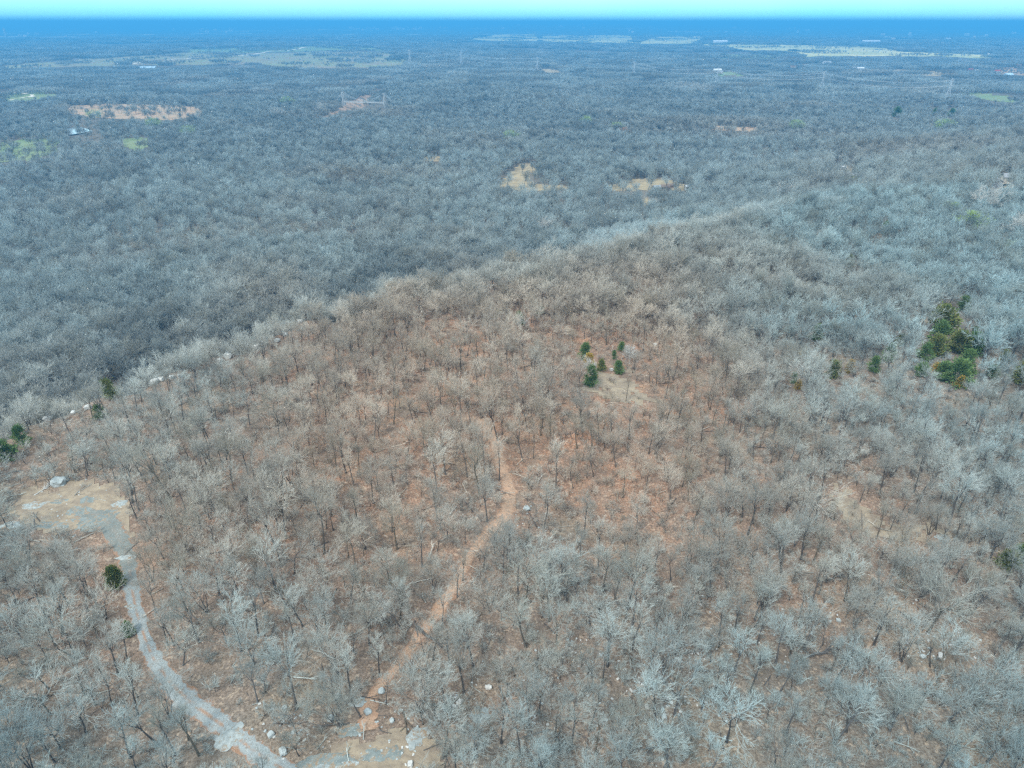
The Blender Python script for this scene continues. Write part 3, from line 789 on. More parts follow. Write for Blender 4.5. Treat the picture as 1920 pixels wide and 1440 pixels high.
ss, us = edge_s(XS, YS); q = (ss > 1) & (ss < 46) & (us < 330) & clear_mask(XS, YS, 5) & (rng.random(len(XS)) < .8); XS, YS = XS[q], YS[q]; n_ = len(XS)
data.append(rows(XS, YS, H(XS, YS) - .2, rng.normal(0, .05, n_), rng.normal(0, .05, n_), rng.uniform(0, 6.283, n_), rng.uniform(.6, 1.15, n_), np.array(K_slope)[rng.integers(0, len(K_slope), n_)]))
X2, Y2 = scatter(6.0, 420, 1500, 47)
k2 = clear_mask(X2, Y2, 9.5) & (river_d(X2, Y2) > 15) & line_mask(X2, Y2, r2, 5)
dn = dens(X2, Y2, .012, 9.3); k2 &= rng.random(len(X2)) < np.clip(.95 + dn * .5, .4, 1)
X2, Y2 = X2[k2], Y2[k2]; n2_ = len(X2)
kf = np.where(np.hypot(X2, Y2) < 480 + 420 * rng.random(n2_), np.array(K_val)[rng.integers(0, len(K_val), n2_)], np.array(K_far)[rng.integers(0, len(K_far), n2_)])
dn = dens(X2, Y2, .004, 4.3)
data.append(rows(X2, Y2, H(X2, Y2) - .2, rng.normal(0, .05, n2_), rng.normal(0, .05, n2_), rng.uniform(0, 6.283, n2_), rng.uniform(.7, 1.15, n2_) * (1 + dn * .35), kf))
X3, Y3 = scatter(46, 1500, 7500, 44, .12)
k3 = clear_mask(X3, Y3, 10) & line_mask(X3, Y3, r1, 45) & line_mask(X3, Y3, r3, 20)
X3, Y3 = X3[k3], Y3[k3]; n3_ = len(X3)
dn = dens(X3, Y3, .0016, 2.3)
# pastures of the wider country: gaps that grow more common far off
g = dens(X3, Y3 * 2.2, .0011, 7.7); r3d = np.hypot(X3, Y3); gap = (g > np.interp(r3d, [1500, 3000, 5000], [.9, .42, .22]))
X3, Y3, dn = X3[~gap], Y3[~gap], dn[~gap]; n3_ = len(X3)
data.append(rows(X3, Y3, H(X3, Y3) - .3, np.zeros(n3_), np.zeros(n3_), rng.integers(0, 4, n3_) * math.pi / 2, rng.uniform(.9, 1.15, n3_) * (1 + dn * .35), np.array(K_patch)[rng.integers(0, 4, n3_)]))
X4, Y4 = scatter(13, 1500, 8000, 44, .45)
px4, py4, _d = proj(X4, Y4, H(X4, Y4) + 2); q = np.zeros(len(X4), bool)
for poly, kp in CLEAR:
    if poly[0][1] < 128: q |= inpoly(px4, py4, poly)
X4, Y4 = X4[q], Y4[q]; g4 = dens(X4, Y4 * 1.7, .0042, 5.5) + .5 * dens(X4, Y4, .02, 1.5); q = (g4 > .33) | (rng.random(len(X4)) < .012)
X4, Y4 = X4[q], Y4[q]; n4 = len(X4)
data.append(rows(X4, Y4, H(X4, Y4) - .2, np.zeros(n4), np.zeros(n4), rng.uniform(0, 6.28, n4), rng.uniform(.6, 1.1, n4), np.array(K_far)[rng.integers(0, len(K_far), n4)]))
print('FIELD TREES', n4)
stuff('oak_woodland', 'grey leafless oak woodland covering the hilltop, its slopes and the valley to the horizon', 'woodland', np.concatenate(data), PROTO)
print('TREES', nT, n2_, n3_)

# undergrowth: whippy saplings and brush among the trunks
BP = []
for i in range(4):
    sg = grow(1300 + i, [3.2, 2.4, 3.8, 2.0][i], [1.0, 1.2, .9, 1.4][i], .15, 3, 6, (5, 5), .014, bend=.25, nfork=[1, 2, 1, 3][i])
    BP.append(combo('brush', sg, M['trunk'], M['twig'], 3, 3))
XB, YB = scatter(2.2, 22, 200, 50)
kb = line_mask(XB, YB, tpts, 2.6) & line_mask(XB, YB, trpts, 1.4) & (rng.random(len(XB)) < .85)
pxb, pyb, _d = proj(XB, YB, H(XB, YB))
for poly, kp in CLEAR[-4:]: pass
kb &= clear_mask(XB, YB, 1.0)
XB, YB = XB[kb], YB[kb]; nb = len(XB)
stuff('undergrowth', 'thin grey saplings and brush growing between the oak trunks of the hilltop', 'brush',
      rows(XB, YB, H(XB, YB), rng.normal(0, .1, nb), rng.normal(0, .1, nb), rng.uniform(0, 6.28, nb), rng.uniform(.35, 1.0, nb), rng.integers(0, 4, nb)), BP)

# dead limbs and sticks on the forest floor
SP = []
for i in range(4):
    rs = random.Random(40 + i); q = []
    def stick(p, d, ln, r, lv):
        e_ = p + d * ln; q.append((*p, *e_, r, r * .5, 1))
        for _ in range(3 if lv < 2 else 0):
            dd = (d + Vector((rs.gauss(0, .6), rs.gauss(0, .6), abs(rs.gauss(0, .15))))).normalized(); stick(p.lerp(e_, rs.uniform(.3, .9)), dd, ln * rs.uniform(.3, .6), r * .5, lv + 1)
    stick(Vector((0, 0, .1)), Vector((1, .1, .03)).normalized(), rs.uniform(1.6, 3.4), .07, 0)
    V_, F_ = tubes(np.array(q), 4); SP.append(bpy.data.objects.new('stick', mesh_np('stick', V_, F_, [M['twig'] if i % 2 else M['trunk']])))
XT, YT = scatter(2.6, 22, 200, 50); kt = line_mask(XT, YT, tpts, 2.2) & (rng.random(len(XT)) < .45); XT, YT = XT[kt], YT[kt]; nt__ = len(XT)
stuff('fallen_branches', 'dead grey limbs and sticks lying in the fallen leaves of the hilltop', 'fallen branches', rows(XT, YT, H(XT, YT), np.zeros(nt__), rng.normal(0, .06, nt__), rng.uniform(0, 6.28, nt__), rng.uniform(.4, 1.3, nt__) ** 1.5, rng.integers(0, 4, nt__)), SP)

# ------------------------------------------------------------------ cedars
def leafmat(name, a, b_, c_=None):
    m, nt, b = newmat(name, .8); P = pos(nt)
    n = noise(nt, 1.1, 4, P, .7); c = mixc(nt, rng_(nt, n, .35, .65), a, b_)
    L(nt, c, b.inputs['Base Color']); b.inputs['Subsurface Weight'].default_value = 0
    return m
M['cedar_g'] = leafmat('cedar_green', (0.07, 0.135, 0.05), (0.145, 0.215, 0.07))
M['cedar_o'] = leafmat('cedar_rusty', (0.30, 0.24, 0.04), (0.42, 0.26, 0.06))
M['cedar_m'] = leafmat('cedar_mixed', (0.085, 0.15, 0.05), (0.21, 0.19, 0.055))
M['bud'] = leafmat('budding_leaves', (0.30, 0.40, 0.13), (0.22, 0.32, 0.14))
M['bud_o'] = leafmat('orange_leaves', (0.46, 0.22, 0.09), (0.36, 0.18, 0.10))
def foliage(seed, w, h, n, leaf, round_=.0):
    rs = np.random.default_rng(seed); Vs = []; Fs = []
    ncl = 26 + int(n / 90)
    cl = []
    for i in range(ncl):
        t = rs.random() ** .8; z = h * (.06 + .9 * t)
        prof = (1 - t) ** .65 * (.55 + .45 * min(1, t * 6)) if not round_ else math.sqrt(max(0.02, 1 - (2 * t - 1) ** 2))
        rad = w / 2 * prof * rs.uniform(.25, 1.3); th = rs.random() * 6.283
        cl.append((rad * math.cos(th), rad * math.sin(th), z, w * .10 * rs.uniform(.6, 1.5)))
    cl = np.array(cl)
    ci = rs.integers(0, ncl, n); c = cl[ci]
    P = c[:, :3] + rs.normal(0, 1, (n, 3)) * c[:, 3:4] * np.array([[1, 1, .7]])
    P[:, 2] = np.clip(P[:, 2], .05, h * 1.04)
    out = np.stack([P[:, 0], P[:, 1], (P[:, 2] - h * .3) * .5 + .3], 1) + rs.normal(0, .5, (n, 3)); out /= np.linalg.norm(out, axis=1, keepdims=True)
    a = np.cross(out, rs.normal(0, 1, (n, 3))); a /= np.linalg.norm(a, axis=1, keepdims=True)
    l = leaf * rs.uniform(.7, 1.4, (n, 1))
    V_ = np.stack([P, P + out * l * .6 + a * l * .38, P + out * l * 1.3, P + out * l * .6 - a * l * .38], 1).reshape(-1, 3)
    return V_, (np.arange(n)[:, None] * 4 + np.arange(4)[None, :])
def evergreen(px, py, wp, hp, mat, label, name='cedar_tree', cat='cedar', group='cedars scattered through the oak wood', rnd=0):
    base = at(px, py + hp * .42); dist = math.sqrt(base.x ** 2 + base.y ** 2 + (CAM_Z - base.z) ** 2)
    w = wp / F * dist * (.95 if dist < 500 else .6); h = max(w * 1.15, hp / F * dist * 1.2 * (1 if dist < 500 else .6))
    t = empty(name, base, random.uniform(0, 6), label=label, cat=cat, group=group)
    mb = MB(); mb.tube((0, 0, -.3), (0, 0, h * .85), .05 + h * .018, .02)
    for i in range(9):
        th = i * 2.4; z = h * (.12 + .075 * i); r = w * .4 * (1 - .085 * i)
        mb.tube((0, 0, z), (r * math.cos(th), r * math.sin(th), z + r * .35), .03 + h * .004, .012, 4)
    mb.build('trunk', M['trunk'], t)
    near = dist < 170
    V_, F_ = foliage(int(px * 7 + py), w, h, 5200 if near else 2600, (.10 + w * .035) if near else w * .075, rnd)
    link(bpy.data.objects.new('crown', mesh_np('crown', V_, F_, [mat])), t)
    return t
g_, o_m, m_x = M['cedar_g'], M['cedar_o'], M['cedar_m']
CED = [(*c[:4], {'g_': g_, 'o_m': o_m, 'm_x': m_x}[c[4]], c[5]) for c in CED0]
for c in CED: evergreen(*c)
# trees coming into leaf
def canopy_tree(px, py, wp, mat_l, label, cat='tree', name='budding_tree', group='trees coming into pale green leaf', white=False):
    b = at(px, py + wp * .35); dist = (b - Vector((0, 0, CAM_Z))).length
    w = wp / F * dist; h = min(max(w * 1.15, 5), 15); sd = int(px * 3 + py)
    t = empty(name, b, random.uniform(0, 6), label=label, cat=cat, group=group)
    fr = .014 if dist < 200 else .03 if dist < 450 else .06
    sg = grow(sd, h, w * .5, .34, 4 if dist < 450 else 3, 8, (5, 5, 4), fr, bend=.22)
    tr = sg[sg[:, 8] <= 1]; tw = sg[sg[:, 8] > 1]
    bm_ = M['white_bark'] if white else M['trunk']; tm = M['white_bark'] if white else M['twig']
    Vt, Ft = tubes(tr, 4); link(bpy.data.objects.new('trunk', mesh_np('trunk', Vt, Ft, [bm_], smooth_=True)), t)
    Vw, Fw = tubes(tw, 3); cr = bpy.data.objects.new('crown', mesh_np('crown', Vw, Fw, [tm])); link(cr, t)
    if mat_l:
        V_, F_ = foliage(sd, w * .95, h * .62, 900, w * .035, 1); V_[:, 2] += h * .38
        link(bpy.data.objects.new('leaves', mesh_np('leaves', V_, F_, [mat_l])), cr)
    return t
for c in [(957,262,24,'pale green budding tree left of the two others in the mid wood'),(1097,234,18,'small yellow-green budding tree in the mid wood'),
          (1156,246,22,'yellow-green budding tree right of the smaller one in the mid wood'),(289,238,22,'pale green budding tree in front of the orange clay ground'),
          (355,255,20,'bright budding tree right of the pond'),(540,194,18,'budding tree left of the footbridge'),(1590,352,22,'yellow-green budding tree just below the tan farm clearing'),
          (1812,434,34,'large yellow-green budding tree on the far right slope'),(1778,408,26,'dull yellow budding tree above the large one on the right slope'),
          (1890,482,26,'yellow-green budding tree near the right edge of the slope'),(182,222,20,'budding tree between the pond and the clay ground'),
          (1490,243,22,'pale budding tree in the right mid wood'),(1770,242,24,'faint budding tree in the wood at the right'),
          (1020,432,1,''),]:
    if c[3]: canopy_tree(c[0], c[1], c[2], M['bud'], c[3])
canopy_tree(1170,254,16,M['bud_o'],'orange-tinged tree beside the yellow-green budding tree','tree','orange_leaved_tree','orange-leaved trees')
canopy_tree(830+0,1398+4,0.1+22,M['bud_o'],'low orange-leaved shrub beside the white slab at the bottom','shrub','orange_leaved_shrub','orange-leaved trees') if 0 else None
canopy_tree(1483,1222,18,M['bud_o'],'small orange-leaved oak in the lower right wood','tree','orange_leaved_tree','orange-leaved trees')
canopy_tree(817,1345,17,M['bud_o'],'small bright orange-leaved sapling by the white slab at the bottom','tree','orange_leaved_tree','orange-leaved trees')
for c in [(1832,396,46,'broad white-limbed tree alone on the far right slope'),(1026,436,34,'white-limbed tree just beyond the crest'),(917,444,26,'white-limbed tree left of the other beyond the crest'),
          (1902,446,52,'large white-limbed tree at the right edge of the slope'),(437,576,34,'white-barked tree standing in the valley beyond the bluff'),(600,206,24,'white-barked tree left of the footbridge'),
          (522,214,24,'white-barked tree left of the first one by the footbridge'),(1472,374,40,'pale broad-crowned tree on the distant slope'),
          (234,548,24,'pale sycamore in the left valley wood'),(1497,705,22,'white-topped leaning snag among small rusty cedars'),(976,613,26,'pale bare tree in front of the lone green cedar near the crest'),
          (1106,700,20,'pale bare tree growing through the central cedar clump'),(1180,672,30,'pale leaning tree right of the round dark green cedar')]:
    canopy_tree(c[0], c[1], c[2], None, c[3], name='white_barked_tree', group='white-barked bare trees', white=True)

# ------------------------------------------------------------------ rocks
M['rock'] = plain('pale_sandstone', (0.60, 0.59, 0.56), (0.32, 0.33, 0.32), 1.1, .9)
M['rock_g'] = plain('grey_lichen_sandstone', (0.42, 0.46, 0.46), (0.25, 0.28, 0.28), .9, .9)
def rock_mesh(seed, sx, sy, sz, blocky=.55):
    import bmesh
    bm = bmesh.new(); bmesh.ops.create_icosphere(bm, subdivisions=3, radius=1)
    rs = random.Random(seed); off = Vector((rs.random() * 50, rs.random() * 50, 0))
    for v in bm.verts:
        p = v.co.copy(); m = max(abs(p.x), abs(p.y), abs(p.z))
        p = p.lerp(p / m * .82, blocky)
        n = mnoise.noise(p * 1.6 + off) * .28 + mnoise.noise(p * 4 + off) * .10
        p = p * (1 + n); v.co = Vector((p.x * sx, p.y * sy, p.z * sz))
    me = bpy.data.meshes.new('rock'); bm.to_mesh(me); bm.free(); return me
def rock(px, py, wp, label, mat, group, name='boulder', flat=.6, cat='boulder', off=(0, 0)):
    b = at(px, py); dist = (b - Vector((0, 0, CAM_Z))).length; w = wp / F * dist / 2
    me = rock_mesh(int(px * 13 + py * 5 + off[0] * 7), w, w * random.uniform(.7, 1), w * flat); me.materials.append(mat)
    o = bpy.data.objects.new(name, me); link(o)
    b.x += off[0]; b.y += off[1]
    o.location = (b.x, b.y, float(H(b.x, b.y)) + w * flat * .45); o.rotation_euler = (0, 0, random.uniform(0, 6))
    tag(o, label, cat, group); return o
ORD = ['first','second','third','fourth','fifth','sixth','seventh','eighth','ninth','tenth','eleventh','twelfth','thirteenth','fourteenth','fifteenth','sixteenth','seventeenth','eighteenth','nineteenth','twentieth','twenty-first','twenty-second','twenty-third','twenty-fourth','twenty-fifth','twenty-sixth']
LEDGE.sort()
for i, (a, b_, w) in enumerate(LEDGE):
    rock(a, b_, w, 'pale sandstone boulder on the bluff edge, %s from the left' % ORD[i], M['rock'], 'pale boulders along the bluff edge', flat=.75)
for a, b_, w, lb, mt in [(531,1411,17,'round pale boulder alone between the track and the rocky clearing','rock_g'),(632,1307,13,'grey wedge boulder under the fork-stemmed oak','rock_g'),
    (715,1297,13,'pale boulder at the lower end of the orange leaf path','rock_g'),(508,1378,12,'flat pale boulder right of the gravel track near the bottom','rock_g'),(534,1327,9,'small pale rock up from the flat boulder near the track','rock_g'),
    (620,1349,14,'grey boulder under saplings at the bottom','rock_g'),(735,1352,10,'grey boulder right of the orange leaf path end','rock_g'),(862,1318,15,'pale jagged rock at the foot of a tall oak, bottom middle','rock'),
    (851,1325,9,'small pale rock touching the jagged one','rock'),(690,1336,14,'pale rock on the orange leaf path','rock_g'),(769,1434,14,'white rock at the very bottom edge','rock'),(916,1290,13,'rock pile of brown and pale stone, bottom middle','rock'),
    (614,1450,12,'white rock at the bottom edge by the grey rock sheet','rock'),(112,907,24,'large grey boulder behind the bare rock clearing','rock_g'),(988,955,14,'dark jagged rock right of the orange leaf path','rock_g'),
    (1146,694,9,'pale stone beside the round dark green cedar','rock'),(1228,647,8,'pale stone at the foot of trees right of the central cedars','rock'),(1272,1238,11,'pale mossy rock in the lower middle wood','rock'),
    (1245,1345,9,'pale rock under the flat-spreading oak','rock_g'),(1212,1326,10,'white rock left of the mossy hollow, bottom right of middle','rock'),(1765,1232,13,'white rock among stones in the lower right','rock'),
    (1730,1232,9,'small grey rock left of the white one in the lower right','rock_g'),(1478,1190,8,'white stone in the right wood','rock'),(1572,1164,8,'pale round stone in the right wood','rock_g')]:
    rock(a, b_, w, lb, M[mt], 'scattered rocks on the hilltop')
# many small stones lying in the leaves
RP = []
for i in range(4):
    me = rock_mesh(60 + i, 1, .8, .5); me.materials.append(M['rock_g'] if i % 2 else M['rock']); RP.append(bpy.data.objects.new('stone', me))
sx_, sy_ = [], []
for (cx, cy, rad, n) in [(1240,1320,130,150),(740,1390,90,90),(130,950,80,60),(1500,1190,120,90),(1740,1230,120,110),(1000,1330,120,70),(860,1320,60,50),(1100,1230,110,60),(1300,1180,90,60),(1000,960,60,20),(300,730,60,25),(480,650,70,30),(560,1370,70,50)]:
    for _ in range(int(n * .7)):
        a, b_ = cx + random.gauss(0, rad * .5), cy + random.gauss(0, rad * .4)
        if b_ < 620: continue
        d_ = ray(a, b_); t_ = (CAM_Z - 0) / -d_[2]; sx_.append(d_[0] * t_); sy_.append(d_[1] * t_)
sx_, sy_ = np.array(sx_), np.array(sy_); ns = len(sx_)
stuff('loose_stones', 'small pale stones scattered among the fallen oak leaves', 'stones', rows(sx_, sy_, H(sx_, sy_) + .02, rng.normal(0, .2, ns), rng.normal(0, .2, ns), rng.uniform(0, 6, ns), rng.uniform(.05, .24, ns), rng.integers(0, 4, ns)), RP)
# flat rock sheets
slab = plain('flat_bedrock', (0.22, 0.25, 0.24), (0.14, 0.165, 0.16), .8, .8)
slab2 = plain('white_bedrock', (0.36, 0.39, 0.38), (0.20, 0.23, 0.23), 2.2, .85)
for mt_ in (slab, slab2):
    nt = mt_.node_tree; b = nt.nodes['Principled BSDF']; src = b.inputs['Base Color'].links[0].from_socket; P = pos(nt)
    c = mixc(nt, rng_(nt, noise(nt, 1.1, 6, P, .75), .50, .58), src, (0.27, 0.20, 0.135)); c = mixc(nt, rng_(nt, noise(nt, 5, 3, P, .8), .58, .66, 0, .6), c, (0.48, 0.49, 0.46))
    L(nt, c, b.inputs['Base Color'])
def sheet(px, py, rx, ry, mat, lift=.12, seed=1):
    c = at(px, py); dist = (c - Vector((0, 0, CAM_Z))).length; sn = (CAM_Z - c.z) / dist
    a, b_ = rx / F * dist, ry / F * dist / sn; V_ = [(c.x, c.y, float(H(c.x, c.y)) + lift + .04)]; Fv = []; n = 40; ring = []
    for q in (.5, 1):
        for k in range(n):
            t = 6.2832 * k / n; u = mnoise.noise(Vector((math.cos(t) * 1.4 + seed * 9, math.sin(t) * 1.4, 0))) * .5 + mnoise.noise(Vector((math.cos(t) * 5 + seed * 9, math.sin(t) * 5, 3))) * .22
            x, y = c.x + a * math.cos(t) * q * (1 + u), c.y + b_ * math.sin(t) * q * (1 + u)
            V_.append((x, y, float(H(x, y)) + lift - (.08 if q == 1 else 0)))
    for k in range(n):
        j = (k + 1) % n; Fv.append((0, 1 + k, 1 + j)); Fv.append((1 + k, 1 + n + k, 1 + n + j, 1 + j))
    o = bpy.data.objects.new('rock_sheet', mesh_np('rock_sheet', V_, Fv, [mat])); tag(link(o), kind='structure')
for q in [(185,975,46,14,slab,.11),(150,960,30,7,slab,.12),(65,948,22,7,slab2,.12),(110,940,14,4,slab,.12),(225,945,13,6,slab2,.13),(165,938,16,5,slab,.12),(20,985,16,5,slab2,.12),(238,1046,18,3,slab2,.19),(250,1139,12,3,slab2,.19),
          (620,1428,58,13,slab,.12),(655,1370,22,13,slab,.12),(700,1418,20,10,slab,.14),(740,1412,12,11,slab,.14),(430,1380,26,16,slab2,.15),(672,1318,14,9,slab2,.13),(778,1386,12,15,slab2,.18),(795,1374,9,8,slab2,.17),
          (608,1440,26,6,slab2,.16),(1770,1008,14,4,slab2,.12),(655,1432,14,5,slab2,.15),(900,1340,20,10,slab2,.12),(100,985,26,6,slab,.12)]:
    sheet(*q, seed=q[0])
# fallen timber
def log(p0, p1, r, label, mat=None, branches=3):
    a, b_ = at(*p0), at(*p1); d = b_ - a
    t = empty('fallen_log', a, label=label, cat='log', group='fallen trees on the hilltop')
    mb = MB(); prev = Vector((0, 0, r * .8)); n = 5
    for i in range(n):
        nx = d * ((i + 1) / n) + Vector((random.uniform(-.15, .15), random.uniform(-.15, .15), r * .8)); mb.tube(prev, nx, r * (1 - .12 * i), r * (1 - .12 * (i + 1)), 7); prev = nx
    mb.build('log_trunk', mat or M['trunk'], t)
    mb = MB()
    for i in range(branches * 3):
        q = d * random.uniform(.55, 1) + Vector((0, 0, r)); e_ = q + d.normalized() * random.uniform(.5, 1.8) + Vector((random.uniform(-1.2, 1.2), random.uniform(-1.2, 1.2), random.uniform(.1, .8))); mb.tube(q, e_, r * .3, r * .08, 4)
    mb.build('branches', mat or M['trunk'], t)
log((781,1177),(828,1213), .26, 'dark fallen log lying above the bottom boulders, its roots to the upper left')
log((362,790),(407,786), .30, 'dark fallen trunk lying level on the hilltop behind the track', branches=2)
log((1497,1236),(1553,1222), .26, 'dark fallen tree pointing right in the lower right wood')
log((940,748),(995,775), .16, 'curved fallen branches on the orange leaves near the top of the leaf path')
log((64,930),(92,912), .14, 'white fallen branches piled beside the large grey boulder', M['white_bark'], 6)
log((655,1357),(600,1362), .12, 'thin fallen stem beside the bottom boulders')

# ------------------------------------------------------------------ pylons and power line
steel = plain('galvanised_steel', (0.55, 0.58, 0.60), (0.45, 0.48, 0.5), 3, .5)
def pylon(px, pyb, pyt, label):
    b = at(px, pyb); dist = b.xy.length; h = min((pyb - pyt) / F * math.hypot(dist, 123) * 1.02, 46)
    t = empty('transmission_pylon', b, R(-20), label=label, cat='pylon', group='lattice pylons crossing the wood')
    k = max(.16, dist / 9000); w0 = h * .11; wt = h * .022; mb = MB(); lv = [0, .2, .38, .54, .68, .8, .9, 1.0]
    cs = []
    for q in lv:
        w = w0 + (wt - w0) * min(q / .7, 1); cs.append([Vector((sx * w, sy * w, h * q)) for sx, sy in ((-1,-1),(1,-1),(1,1),(-1,1))])
    legs = MB()
    for i in range(len(lv) - 1):
        for j in range(4):
            legs.tube(cs[i][j], cs[i+1][j], k, k, 4); mb.tube(cs[i][j], cs[i+1][(j+1) % 4], k * .6, k * .6, 3); mb.tube(cs[i][(j+1) % 4], cs[i+1][j], k * .6, k * .6, 3); mb.tube(cs[i+1][j], cs[i+1][(j+1) % 4], k * .6, k * .6, 3)
    legs.build('tower_frame', steel, t); mb.build('bracing', steel, t)
    for z in (.70, .82, .93):
        am = MB(); L_ = h * .13
        for s in (-1, 1):
            am.tube((0, 0, h * z), (s * L_, 0, h * z), k * .7, k * .5, 4); am.tube((0, 0, h * (z + .05)), (s * L_, 0, h * z), k * .5, k * .5, 4)
        am.build('cross_arm', steel, t)
    return t, h
PY = [(769,123,95,'first'),(865,125,102,'second'),(1007,135,112,'third'),(1188,142,121,'fourth'),(1343,158,133,'fifth'),(1539,171,143,'sixth'),(1774,192,160,'seventh')]
tw = [pylon(a, b_, c_, 'grey steel lattice pylon rising from the far wood, %s from the left' % d_) for a, b_, c_, d_ in PY]
for i, ((t0, h0), (t1, h1)) in enumerate(zip(tw[:-1], tw[1:])):
    mb = MB()
    for s in (-1, 1):
        for z in (.70, .93):
            a = t0.location + Vector((s * h0 * .13, 0, h0 * z)); b_ = t1.location + Vector((s * h1 * .13, 0, h1 * z)); pr = a; wr = .09
            for q in range(1, 13):
                f = q / 12; nx = a.lerp(b_, f) - Vector((0, 0, 4 * 9 * f * (1 - f))); mb.tube(pr, nx, wr, wr, 3); pr = nx
    tag(mb.build('power_line', steel), 'thin sagging power lines between the %s and %s pylons from the left' % (PY[i][3], PY[i+1][3]), 'power line', 'power lines strung between the pylons')

# ------------------------------------------------------------------ the footbridge
white = plain('weathered_white_paint', (0.45, 0.46, 0.45), (0.33, 0.34, 0.34), 1.5, .7)
A, B = at(645,200), at(722,203); zA = max(A.z, B.z)
dv = (B - A); dv.z = 0; Lb = dv.length; ang = math.atan2(dv.y, dv.x)
br = empty('suspension_bridge', (A.x, A.y, zA), ang, label='white-towered old suspension bridge crossing the brown river in the far wood', cat='bridge')
zd = 7.5; th_ = 23
for xx in (0, Lb):
    mb = MB()
    for s in (-2.6, 2.6): mb.box((xx, s, (th_ - 4) / 2), (1.0, 1.0, th_ + 4))
    mb.box((xx, 0, th_ - 1), (.9, 4.2, 1.2)); mb.box((xx, 0, th_ * .62), (.8, 4.2, .7))
    mb.build('tower', white, br)
mb = MB(); mb.box((Lb / 2, 0, zd), (Lb - 1.2, 3.8, 1.0)); mb.build('deck', white, br)
for s in (-1.9, 1.9):
    mb = MB(); mb.box((Lb / 2, s, zd + 1.7), (Lb - 1.2, .18, .18)); 
    for q in range(24): mb.box((1.5 + q * (Lb - 3) / 23, s, zd + 1.1), (.14, .14, 1.2))
    mb.build('railing', white, br)
    mb = MB(); pr = Vector((0, s * 1.35, th_))
    for q in range(1, 17):
        f = q / 16; nx = Vector((Lb * f, s * 1.35, th_ - 4 * 12 * f * (1 - f))); mb.tube(pr, nx, .12, .12, 4)
        mb.tube(nx, (nx.x, s, zd), .05, .05, 3); pr = nx
    mb.tube((0, s * 1.35, th_), (-22, s * 1.35, 1), .12, .12, 4); mb.tube((Lb, s * 1.35, th_), (Lb + 22, s * 1.35, 1), .12, .12, 4)
    mb.build('cable', steel, br)

# ------------------------------------------------------------------ buildings
WALL = {k: plain(k + '_siding', c) for k, c in {'white': (.60,.61,.60), 'cream': (.66,.60,.50), 'grey': (.40,.42,.44), 'red': (.34,.08,.07), 'blue': (.30,.45,.60), 'brown': (.30,.18,.12), 'tan': (.55,.48,.38)}.items()}
ROOF = {k: plain(k + '_roof', c) for k, c in {'grey': (.30,.32,.34), 'white': (.62,.64,.65), 'red': (.33,.07,.06), 'brown': (.20,.15,.12), 'blue': (.45,.62,.75)}.items()}
glass = plain('dark_window', (.06,.08,.10), rough=.2); doorm = plain('door_paint', (.25,.18,.14))
def house(px, py, L_, W_, h, rz, wall, roof, label, cat='house', name='farmhouse', group=None, chimney=False, lift=0.0):
    b = at(px, py); b.z += lift
    t = empty(name, b, R(rz), label=label, cat=cat, group=group)
    rh = W_ * .28
    mb = MB(); a, c_ = L_ / 2, W_ / 2
    mb.add([(-a,-c_,-1),(a,-c_,-1),(a,c_,-1),(-a,c_,-1),(-a,-c_,h),(a,-c_,h),(a,c_,h),(-a,c_,h),(-a,0,h+rh),(a,0,h+rh)], [(0,1,5,4),(2,3,7,6),(1,2,6,9,5),(3,0,4,8,7),(0,3,2,1)])
    mb.build('walls', WALL[wall], t)
    mb = MB(); o = .5; k = rh / c_
    for s in (-1, 1):
        V_ = [(-a-o, 0, h+rh+.05), (a+o, 0, h+rh+.05), (a+o, s*(c_+o), h-k*o+.05), (-a-o, s*(c_+o), h-k*o+.05)]
        V_ += [(x, y, z + .25) for x, y, z in V_]
        f = [(0,1,2,3),(7,6,5,4),(0,4,5,1),(1,5,6,2),(2,6,7,3),(3,7,4,0)]; mb.add(V_, f if s > 0 else [q[::-1] for q in f])
    rf = mb.build('roof', ROOF[roof], t)
    if chimney: MB().box((a * .4, c_ * .3, h + rh), (1, .8, 2.4)).build('chimney', WALL['brown'], rf)
    n = max(2, int(L_ / 4))
    for i in range(n):
        x = -a + (i + .5) * L_ / n
        if i == n // 2: MB().box((x, -c_ - .04, 1.05), (1.1 if cat == 'house' else 3.2, .12, 2.1 if cat == 'house' else 2.8)).build('door', doorm, t)
        else: MB().box((x, -c_ - .04, 1.6), (1.2, .1, 1.1)).build('window', glass, t)
    return t
house(1344,138,22,10,4,15,'white','white','long white farmhouse in a green yard below the far right fields', lift=5)
house(1352,140,9,7,3.2,-20,'white','grey','small white shed right of the long white farmhouse','shed','shed', lift=4)
house(1549,124,26,12,6,5,'white','grey','large two-storey white house among the trees below the hay field', chimney=True, lift=5)
house(1486,131,16,9,4,-10,'tan','brown','tan house left of the large white house among the trees', lift=5)
house(1507,127,14,8,4,10,'cream','brown','cream house between the tan house and the large white one', lift=5)
house(1612,134,20,10,4,0,'white','white','low white house right of the large white house', lift=5)
house(1600,133,10,8,4,10,'grey','grey','small grey house left of the low white one', lift=5)
house(1818,137,12,9,4,0,'red','red','red barn in the fields at the right','barn','barn', lift=5)
house(1829,138,11,7,3,0,'white','white','white shed right of the red barn','shed','shed', lift=5)
house(1888,148,24,14,5.5,20,'blue','blue','large blue-white metal barn near the right edge','barn','barn', lift=4)
house(1868,140,14,9,4,-15,'white','red','white house with red roof left of the metal barn', lift=5)
house(1908,127,14,9,4,-15,'brown','brown','dark house at the right edge above the metal barn', lift=3)
house(279,133,46,14,5,-4,'white','blue','long pale farm shed on the brown pasture at the left','shed','farm_shed', lift=3)
house(1350,82,90,26,9,0,'white','white','long pale industrial shed beyond the hay fields','building','industrial_shed', lift=4)
